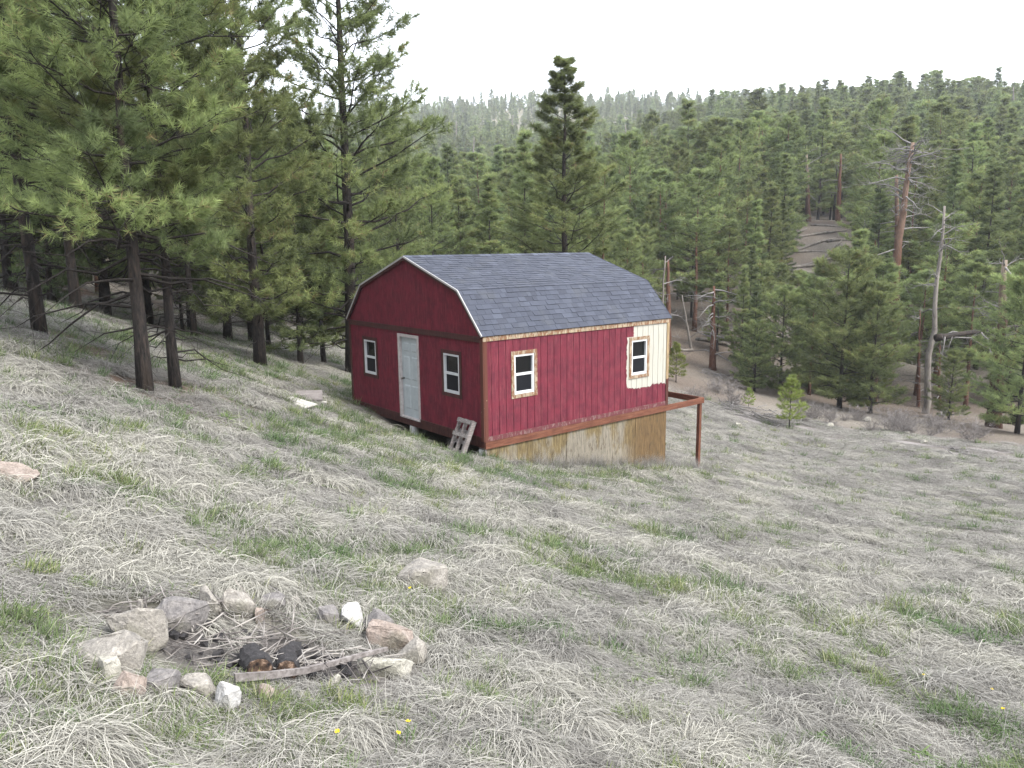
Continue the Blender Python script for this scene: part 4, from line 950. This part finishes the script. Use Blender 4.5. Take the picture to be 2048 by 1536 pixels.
# charcoal lumps
b = MB()
for k in range(70):
    a_ = r.uniform(0, 6.28); q_ = math.sqrt(r.uniform()) ; x = PIT[0] + .1 + math.cos(a_) * q_ * .55; y = PIT[1] - .03 + math.sin(a_) * q_ * .33; s__ = r.uniform(.012, .04)
    me_ = unit(r.normal(size=(8, 3))) * s__; z = hz(x, y) + s__ * .3
    bx_ = np.array([[-1, -1, -1], [1, -1, -1], [1, 1, -1], [-1, 1, -1], [-1, -1, 1], [1, -1, 1], [1, 1, 1], [-1, 1, 1]]) * s__ * .6 + r.normal(0, s__ * .22, (8, 3)); b.raw(bx_ + [x, y, z], BOXF)
o = b.build('charcoal', M['char']); tag(o, 'black charcoal bits scattered in the fire ring', 'charcoal', kind='stuff')

# ------------------------------------------------------------------ pallet against the cabin, boards in the grass
pb = cab_world(-.40, .50); pz = max(hz(pb[0], pb[1]) - .08, float(at(925, 905, pb[1])[2])); pz = min(pz, hz(pb[0], pb[1]) + .01); plx = -.40
pal = empty('wooden_pallet', (pb[0], pb[1], pz - .01), (0, 0, CROT)); tag(pal, 'small weathered grey pallet leaning on the cabin by the near corner', 'pallet')
PWd, PHt = .50, .80; LEAN = math.asin(min(.62, max(.2, (-plx - .06) / PHt)))
def pmap(y, s_, d): # y across, s up the pallet, d out of its face
    x = s_ * math.sin(LEAN) - d * math.cos(LEAN); return (x, y + .16 * s_ * 0, s_ * math.cos(LEAN) + d * math.sin(LEAN))
def pbox(name, y0, y1, s0, s1, d0, d1, sk=0.):
    b = MB(); k0, k1 = sk * s0, sk * s1
    b.hexa([pmap(y0 - k0, s0, d0), pmap(y1 - k0, s0, d0), pmap(y1 - k0, s0, d1), pmap(y0 - k0, s0, d1), pmap(y0 - k1, s1, d0), pmap(y1 - k1, s1, d0), pmap(y1 - k1, s1, d1), pmap(y0 - k1, s1, d1)]); b.build(name, M['wood_grey'], pal)
for y in (-.25, -.02, .21): pbox('stringer', y, y + .04, 0, PHt, .0, .085)
pbox('edge_board', -.295, -.252, .0, PHt - .01, -.01, .10)
for s0 in (.70, .385): pbox('slat', -.27, .27, s0, s0 + .09, .087, .105)
pbox('slat', .02, .27, .03, .11, .087, .105); pbox('slat', -.27, -.03, .0, .06, .087, .105)
for s0 in (.02, .24, .48, .70): pbox('back_slat', -.25, .25, s0, s0 + .085, -.02, -.002)
def ground_board(pxc, pyc, sx, sy, th_, rz, mat, label, name, lift=.02, tilt=(0, 0), planks=1):
    p = cast(pxc, pyc); nn = unit(np.array([.05, -.10, 1.]))
    q = Vector((0, 0, 1)).rotation_difference(Vector(nn)).to_matrix().to_4x4() @ Matrix.Rotation(rz, 4, 'Z') @ Matrix.Rotation(tilt[0], 4, 'X') @ Matrix.Rotation(tilt[1], 4, 'Y')
    root = empty(name); root.matrix_world = Matrix.Translation((p[0], p[1], hz(p[0], p[1]) + lift)) @ q; tag(root, label, 'board')
    for k in range(planks):
        y0 = -sy / 2 + sy * k / planks; b = MB(); b.box(-sx / 2, sx / 2, y0 + .003, y0 + sy / planks - .003, 0, th_); b.build('plank' if planks > 1 else 'panel', mat, root)
    return root
ground_board(619, 803, .62, .60, .035, .25, M['wood_grey'], 'square grey weathered lid lying in the grass by the cabin', 'board_lid', .13, (.10, .0))
ground_board(597, 812, .75, .36, .02, -.55, M['wood_white'], 'faded white siding board beside the square grey lid', 'siding_board', .07, (0, .04), 3)
ground_board(640, 811, .34, .10, .03, -.1, M['wood_white'], 'short white offcut poking out from under the grey lid', 'wood_offcut', .07)

# ------------------------------------------------------------------ shrubs, brush and fallen logs
def bush_mesh(name, seed, nst, H, spread):
    r = np.random.default_rng(seed); az = r.uniform(0, 6.28, nst); l_ = H * r.uniform(.5, 1.1, nst); e = r.uniform(.05, spread, nst); o_ = r.normal(0, .10, (nst, 3)) * [1, 1, 0]
    d = np.stack([np.cos(az) * np.sin(e), np.sin(az) * np.sin(e), np.cos(e)], -1); s5 = np.linspace(0, 1, 4)
    P = o_[:, None] + d[:, None] * (l_[:, None] * s5)[..., None]; P[:, 1:] += np.cumsum(r.normal(0, .05, (nst, 3, 3)), 1) * l_[:, None, None]
    V, F = tubes(P, np.full((nst, 1), .008) * np.array([1, .8, .5, .25]), 3, False)
    m = 5; bp = np.repeat(P[:, 1:].reshape(-1, 3), m, 0); dd = unit(np.repeat(np.repeat(d, 3, 0), m, 0) + r.normal(0, .6, bp.shape)); ll = np.repeat(np.repeat(l_, 3), m) * r.uniform(.15, .4, len(bp))
    Q = bp[:, None] + dd[:, None] * (ll[:, None] * np.linspace(0, 1, 3))[..., None]
    v2, f2 = tubes(Q, np.full((len(Q), 1), .0055) * np.array([1, .8, .5]), 3, False)
    return mesh_np(name, np.concatenate([V, v2]), np.concatenate([F, f2 + len(V)]), M['twig_shrub'], True)
M['twig_shrub'] = bark_mat('shrub_twigs', (.14, .125, .12), (.27, .245, .235), (.40, .37, .35), 1, 10)
BUSH = [bush_mesh('bush', 60 + k, 26, 1.0, 1.0) for k in range(3)]
k = 0
while k < 30:
    px = rng.uniform(1340, 2090); p = at(px, 850, 1.); x = p[0] / p[1]
    Y = rng.uniform(34, 47); X = x * Y; e = float(edge(np.array(X), np.array(Y)))
    if not 0. < e < 5: continue
    k += 1; s_ = rng.uniform(.5, 1.1)
    o = link('leafless_shrub', BUSH[k % 3], None, (X, Y, hz(X, Y) - .03), (0, 0, rng.uniform(0, 6.28)), (s_ * 1.3, s_ * 1.3, s_)); tag(o, 'bare grey leafless shrub along the foot of the forest', 'shrub', 'leafless shrubs along the forest edge')
def brush(pxy, rad, m, seed, label, hgt=.35, col='twig_grey', L=(.5, 1.6)):
    r = np.random.default_rng(seed); c_ = cast(*pxy); x_ = c_[0] + r.normal(0, rad * .45, m); y_ = c_[1] + r.normal(0, rad * .45, m); h_ = r.uniform(0, 6.28, m); l_ = r.uniform(*L, m); s_ = np.linspace(-.5, .5, 4)
    X = x_[:, None] + np.cos(h_)[:, None] * l_[:, None] * s_; Yy = y_[:, None] + np.sin(h_)[:, None] * l_[:, None] * s_
    Z = height(X, Yy) + r.uniform(.0, hgt, (m, 1)) + r.normal(0, .18, (m, 1)) * l_[:, None] * s_
    V, F = tubes(np.stack([X, Yy, Z], -1) - c_, r.uniform(.01, .028, (m, 1)) * np.array([1, .9, .7, .4]), 5); o = link('brush_pile', mesh_np('brush_pile', V, F, M[col], True), None, c_); tag(o, label, 'brush pile', kind='stuff')
brush((1465, 822), 1.5, 60, 1, 'heap of dead grey branches on the bank behind the cabin deck')
brush((1545, 842), 1.6, 50, 2, 'scattered slash beside the meadow sapling')
brush((1932, 908), .9, 24, 3, 'small pile of dead sticks in the meadow grass', .15, 'twig_grey', (.5, 1.3))
brush((1690, 792), 1.6, 40, 4, 'dead branches under the broad bushy pine')
brush((1440, 755), 1.8, 40, 5, 'dead limbs fallen around the short reddish snag')
LG = []
for k in range(3):
    r = np.random.default_rng(90 + k); P = np.array([[x, 0, 0] for x in np.linspace(-.5, .5, 6)]) + r.normal(0, .006, (6, 3)); v_, f_ = tubes(P[None], np.array([[.018, .017, .016, .014, .012, .008]]), 8)
    LG.append(mesh_np('log', v_, f_, M['snag_grey'], True))
spots = [(1640, 470, 8, .3), (1600, 505, 9, -.2), (1665, 500, 7, .9), (1620, 535, 9, .1), (1575, 470, 7, .5), (1690, 455, 8, -.4), (1560, 520, 8, .8), (1400, 470, 7, .2), (1405, 500, 8, -.3), (1380, 540, 6, .6), (1590, 545, 7, -.6), (1710, 480, 7, .1), (1650, 525, 8, .4),
         (1530, 670, 5, .35), (1545, 690, 5, .25), (1480, 660, 4, .6), (1340, 700, 4, .2), (1440, 690, 4, -.5), (1610, 560, 6, .0), (1545, 440, 8, .3), (1660, 440, 8, -.1), (1630, 490, 8, .5), (1500, 650, 6, .4), (50, 560, 4, .3), (20, 545, 4, -.2)]
for k, (px, py, L_, hd) in enumerate(spots):
    p = cast(px, py)
    dx, dy = math.cos(hd) * L_ / 2, math.sin(hd) * L_ / 2; za, zb = hz(p[0] - dx, p[1] - dy), hz(p[0] + dx, p[1] + dy)
    o = link('fallen_log', LG[k % 3], None, (p[0], p[1], (za + zb) / 2 + .12), (0, -math.atan2(zb - za, L_), hd), (L_, 9 + (k % 4), 9 + (k % 4)))
    tag(o, 'grey fallen log on the bare ground of the far hillside' if k < 23 else 'grey fallen log on the dark ground of the stand uphill of the cabin', 'log', 'fallen logs on the hillside' if k < 23 else 'fallen logs uphill')

# ------------------------------------------------------------------ grass
def blades(r, n_, base_r, L, e0, e1, wd, phi0=0., phis=math.pi, K=5, hmin=.004, curve=.11):
    a = r.uniform(0, 6.28, n_); q = np.sqrt(r.uniform(0, 1, n_)) * base_r; o = np.stack([np.cos(a) * q, np.sin(a) * q, np.full(n_, -.01)], -1)
    ph = phi0 + (r.normal(0, phis, n_) if phis < 2 else r.uniform(-math.pi, math.pi, n_)); l = r.uniform(*L, n_)
    ea, eb = r.uniform(*e0, n_), r.uniform(*e1, n_); cv = r.normal(0, curve, n_)
    s = np.linspace(0, 1, K); P = np.zeros((n_, K, 3)); P[:, 0] = o
    for i in range(1, K):
        t = (i - .5) / (K - 1); e = ea + (eb - ea) * t ** .7; h = ph + cv * t * 2
        P[:, i] = P[:, i - 1] + (l / (K - 1))[:, None] * np.stack([np.cos(e) * np.cos(h), np.cos(e) * np.sin(h), np.sin(e)], -1)
    lift = r.uniform(hmin, hmin + .03, (n_, 1)); P[:, 1:, 2] = np.maximum(P[:, 1:, 2], lift)
    sd = np.stack([-np.sin(ph), np.cos(ph), r.normal(0, .35, n_)], -1); sd = unit(sd)
    w_ = wd * r.uniform(.7, 1.3, (n_, 1)) * np.array([.8, 1, .9, .65, .12])[None, :K]
    V = np.stack([P - sd[:, None] * w_[..., None] / 2, P + sd[:, None] * w_[..., None] / 2], 2).reshape(-1, 3)
    i0 = (np.arange(n_) * K * 2)[:, None] + np.arange(K - 1)[None] * 2; F = np.stack([i0, i0 + 1, i0 + 3, i0 + 2], -1).reshape(-1, 4)
    return V, F, np.repeat(r.uniform(0, 1, n_), K * 2)
def gmesh(name, mat, parts):
    V, F, T = [], [], []; n0 = 0
    for v_, f_, t_ in parts: V.append(v_); F.append(f_ + n0); T.append(t_); n0 += len(v_)
    return mesh_np(name, np.concatenate(V), np.concatenate(F), mat, False, {'rnd': np.concatenate(T)})
def grass_mat(name, stops, tints, trans=.25):
    n = NT(name); c = n.ramp(n.attr('rnd'), stops); t = n.attr('tint', 'INSTANCER')
    c = n.mix(1., c, n.ramp(t, tints), 'MULTIPLY'); return n.leaf(c, trans)
M['dry'] = grass_mat('dry_straw', [(0, (.14, .136, .127)), (.25, (.22, .213, .20)), (.6, (.30, .292, .272)), (1, (.365, .357, .333))], [(0, (.60, .585, .585)), (.5, (.93, .92, .90)), (1, (1.16, 1.15, 1.08))])
M['green'] = grass_mat('fresh_grass', [(0, (.07, .095, .046)), (.5, (.11, .148, .07)), (.8, (.155, .195, .095)), (1, (.28, .27, .215))], [(0, (.7, .85, .75)), (.5, (1, 1, .95)), (1, (1.25, 1.15, .9))], .35)
M['weed'] = grass_mat('weed_leaf', [(0, (.075, .11, .045)), (.5, (.12, .165, .07)), (1, (.17, .22, .10))], [(0, (.7, .85, .8)), (1, (1.2, 1.1, 1.))], .3)
gr = np.random.default_rng(3)
THATCH = [gmesh('thatch', M['dry'], [blades(gr, 520, .36, (.06, .20), (-.02, .4), (-.25, .15), .0034, K=4, hmin=.004), blades(gr, 190, .36, (.03, .10), (.2, 1.2), (-.2, .8), .0032, K=4), blades(gr, 110, .36, (.14, .28), (.15, .6), (-.5, -.1), .0034, 0., .6, K=4)]) for _ in range(7)]
MAT_ = [gmesh('mat', M['dry'], [blades(gr, 170, .2, (.15, .34), (.25, .95), (-.85, -.25), .0034, 0., .5), blades(gr, 60, .2, (.08, .2), (.2, 1.1), (-.6, .3), .0032)]) for _ in range(6)]
TUSS = [gmesh('tussock', M['dry'], [blades(gr, 260, .13, (.20, .44), (.85, 1.5), (-1.3, -.6), .0036, 0., 1.0), blades(gr, 80, .16, (.15, .34), (.5, 1.2), (-1.2, -.4), .0036)]) for _ in range(5)]
STALK = [gmesh('stalk', M['dry'], [blades(gr, 5, .09, (.25, .55), (.6, 1.45), (.1, 1.1), .0036, curve=.12)]) for _ in range(5)]
GREEN = [gmesh('green_tuft', M['green'], [blades(gr, 46, .08, (.07, .19), (.8, 1.5), (.1, 1.2), .0055, curve=.15)]) for _ in range(5)]
GLOW = [gmesh('green_low', M['green'], [blades(gr, 40, .15, (.04, .11), (.5, 1.4), (-.1, 1.0), .0055)]) for _ in range(4)]
WEED = [gmesh('weed', M['weed'], [blades(gr, 26, .05, (.06, .15), (.3, 1.1), (-.3, .5), .017, K=5, curve=.1)]) for _ in range(4)]
TALL = [gmesh('tall_dry', M['dry'], [blades(gr, 30, .12, (.3, .75), (1.0, 1.5), (.4, 1.4), .0045, curve=.12)]) for _ in range(4)]
def align(x, y, yaw):
    nn = gnormal(x, y, .3); hx = np.stack([np.cos(yaw), np.sin(yaw), np.zeros_like(yaw)], -1)
    xa = unit(hx - nn * (hx * nn).sum(-1, keepdims=True)); ya = np.cross(nn, xa)
    return np.stack([np.arctan2(ya[:, 2], nn[:, 2]), np.arcsin(np.clip(-xa[:, 2], -1, 1)), np.arctan2(xa[:, 1], xa[:, 0])], -1)
def field(n_, r0, r1, pw=1.35, half=R(47)):
    a = gr.uniform(-half, half, n_); u = gr.uniform(0, 1, n_); e = 2 - pw
    d = (r0 ** e + u * (r1 ** e - r0 ** e)) ** (1 / e); return d * np.sin(a), d * np.cos(a), d
def ok_mask(x, y, pit=.97):
    lx, ly = cab_local(x, y); inside = (lx > -.02) & (lx < CL + .0) & (ly > -.0) & (ly < CW)
    front = (lx > -.9) & (lx <= 0) & (ly > .0) & (ly < CW) & (gr.uniform(size=x.shape) < .9)
    m = ~inside & ~front & (edge(x, y) + gr.normal(0, .8, x.shape) < .5)
    td = np.full(x.shape, 9.)
    for k in range(0, len(tp), 3): td = np.minimum(td, np.abs(np.hypot(x - tp[k, 0], y - tp[k, 1]) - .0))
    m &= ~((td < 1.3) & (gr.uniform(size=x.shape) < .55))
    if pit:
        rp = np.hypot((x - PIT[0]) / 1.0, (y - PIT[1]) / .52); m &= ~((rp < 1.0) & (gr.uniform(size=x.shape) < pit)) & ~((rp < 1.3) & (gr.uniform(size=x.shape) < .6))
    bx, by = BOARD; m &= np.hypot((x - bx) / .6, (y - by) / .6) > 1
    return m & (gr.uniform(size=x.shape) > litter(x, y) * .75)
DOWN = .55
BOARD = cast(612, 806)[:2]
def lay(name, meshes, n_, r0, r1, label, cat, prob=None, sc=(.8, 1.25), grow=.028, yaw_s=9., lift=0., pw=1.35, dark=0., pit=.97):
    x, y, d = field(n_, r0, r1, pw); m = ok_mask(x, y, pit)
    if prob is not None: m &= gr.uniform(size=n_) < prob(x, y)
    x, y, d = x[m], y[m], d[m]; k = len(x)
    yaw = gr.uniform(0, 6.28, k) if yaw_s > 3 else DOWN - 1.0 + 1.2 * (fbm(x / 2.2, y / 2.2, 131) - .5) * 2 + gr.normal(0, yaw_s, k)
    s_ = gr.uniform(*sc, k) * (1 + grow * np.maximum(d - 4, 0)) * np.clip(.44 + .07 * d, .58, 1)
    t_ = np.clip(.5 + (fbm(x / .9, y / .9, 141) - .5) * 1.5 + gr.normal(0, .16, k) - dark - .25 * litter(x, y), 0, 1)
    # one object per tuft kind
    return scatter(name, meshes, np.stack([x, y, height(x, y) + lift], -1), align(x, y, yaw), s_, gr.integers(0, len(meshes), k), t_, label, cat)
dry_p = lambda x, y: np.clip(1.05 - .55 * green(x, y), .25, 1)
# the flat thatch comes in patches on widening rings round the viewpoint's foot
px_, py_, ps_ = [], [], []; d = 1.5
while d < 62:
    s_ = (1 + .032 * max(d - 4, 0)) * min(1, .5 + .06 * d); k = int(1.72 * d / (.43 * s_)) + 1; a = -R(49) + (np.arange(k) + gr.uniform(0, 1, k)) / k * R(98); dd = d + gr.normal(0, .12 * s_, k)
    px_.append(dd * np.sin(a)); py_.append(dd * np.cos(a)); ps_.append(np.full(k, s_)); d += .43 * s_
x, y, s_ = np.concatenate(px_), np.concatenate(py_), np.concatenate(ps_) * gr.uniform(.95, 1.15, sum(map(len, ps_)))
lx, ly = cab_local(x, y); m = ~((lx > -.95) & (lx < CL + .3) & (ly > -.3) & (ly < CW + .2)) & (edge(x, y) < .3) & (np.hypot((x - PIT[0]) / 1.0, (y - PIT[1]) / .52) > 1.02) & (gr.uniform(size=x.shape) > litter(x, y) * .6)
tdm = np.min(np.hypot(x[:, None] - tp[None, ::3, 0], y[:, None] - tp[None, ::3, 1]), 1); m &= ~((tdm < 1.2) & (gr.uniform(size=x.shape) < .75))
x, y, s_ = x[m], y[m], s_[m]; k = len(x)
scatter('straw_thatch', THATCH, np.stack([x, y, height(x, y)], -1), align(x, y, DOWN - .6 + gr.normal(0, .9, k)), s_, gr.integers(0, 7, k), np.clip(.38 + (fbm(x / 1.3, y / 1.3, 141) - .5) * 1.3 + gr.normal(0, .1, k) - .3 * litter(x, y), 0, 1), 'matted dead straw lying flat over the whole meadow', 'dry grass')  # thatch tint lowered to paint shade between the tussocks
lay('dry_grass', MAT_, 9500, 1.9, 60, 'combed pale dry grass blades bent downhill across the meadow', 'dry grass', lambda x, y: np.clip((fbm(x / .8, y / .8, 151) - .30) * 3.2, .06, 1) * dry_p(x, y), (.75, 1.15), .024, .5, pit=.6)
lay('grass_tussocks', TUSS, 7500, 2.2, 45, 'drooping pale dry grass tussocks dotted over the slope', 'tussocks', lambda x, y: np.clip((fbm(x / 1.0, y / 1.0, 161) - .42) * 6, 0, 1) * np.clip(1.1 - np.clip((x - 5) / 10, 0, .75), 0, 1) * np.where(np.hypot(x, y) < 5, .5, 1) * (np.hypot((x - PIT[0]) / 1.0, (y - PIT[1]) / .52) > 1.45), (.75, 1.4), .018, .45, dark=-.18)  # tussock tint raised to paint lit mound tops against darker thatch
lay('dry_stalks', STALK, 2600, 2.0, 30, 'thin dead grass stalks standing above the matted straw', 'stalks', None, (.5, 1.0), .02)
lay('green_grass', GREEN, 16000, 2.0, 45, 'fresh green spring grass sprouting through the dead straw', 'green grass', lambda x, y: green(x, y) ** 1.2 * .85 + .07, (.6, 1.25), .03)
lay('low_green_grass', GLOW, 22000, 1.9, 45, 'short green shoots among the straw', 'green grass', lambda x, y: green(x, y) * .85 + .15, (.7, 1.3), .035)
lay('leafy_weeds', WEED, 1500, 1.9, 14, 'low leafy green weeds near the fire ring', 'weeds', lambda x, y: np.clip((fbm(x / .7, y / .7, 171) - .5) * 5, 0, 1), (.7, 1.3), .02)
# taller weeds along the plywood skirting
k = 260; lx = gr.uniform(1.2, CL + 1.8, k); ly = -gr.gamma(1.4, .16, k) - .05; c_, s_ = math.cos(CROT), math.sin(CROT); x = CAB[0] + lx * c_ - ly * s_; y = CAB[1] + lx * s_ + ly * c_
scatter('tall_dry_weeds', TALL, np.stack([x, y, height(x, y)], -1), align(x, y, gr.uniform(0, 6.28, k)), gr.uniform(.3, .75, k), gr.integers(0, 4, k), gr.uniform(.0, .6, k), 'tall thin dead weeds against the plywood skirting', 'dry weeds')
# straw draped over the ring stones
# yellow flowers
FM = NT('yellow_petal').leaf((.6, .45, .03), .3)
for k, (px, py) in enumerate(((668, 1492), (786, 1512), (812, 1505), (1852, 1370), (2010, 1445), (826, 1205), (1975, 1395))):
    p = cast(px, py); b = MB(); hgt = .08 + .03 * (k % 3)
    root = empty('yellow_flower', (p[0], p[1], hz(p[0], p[1])), (.2, .1, k)); tag(root, 'small yellow wildflower in the matted straw', 'flower', 'yellow wildflowers in the meadow')
    b.tube([(0, 0, -.01), (.01, 0, hgt * .5), (.012, .005, hgt)], [.0018, .0016, .0012], 5); b.build('stem', M['weed'], root)
    b = MB()
    for q in range(5):
        a = q * 1.2566; ca, sa = math.cos(a), math.sin(a)
        b.raw([[.012, .005, hgt], [.012 + .012 * ca * .6 - .004 * sa, .005 + .012 * sa + .007 * ca, hgt + .006], [.012 + .012 * ca, .005 + .012 * sa, hgt + .009], [.012 + .012 * ca + .007 * sa, .005 + .012 * sa - .007 * ca, hgt + .006]], [[0, 1, 2, 3]])
    b.build('petals', FM, root)

# ------------------------------------------------------------------ haze in the valley air
hm = bpy.data.materials.new('haze_air'); hm.use_nodes = True; t = hm.node_tree; t.nodes.clear()
hv = t.nodes.new('ShaderNodeVolumePrincipled'); ho = t.nodes.new('ShaderNodeOutputMaterial'); hv.inputs['Color'].default_value = (.92, .95, 1, 1); hv.inputs['Density'].default_value = HAZE; hv.inputs['Anisotropy'].default_value = .0
t.links.new(hv.outputs['Volume'], ho.inputs['Volume'])
zlo, zhi = float(ZZ.min()) - 1.5, float(ZZ.max()) + 40
b = MB(); b.box(-1650, 1650, -1650, 1650, zlo, zhi); o = b.build('haze', hm); tag(o, 'thin pale haze over the valley and far hills', 'haze', kind='stuff')
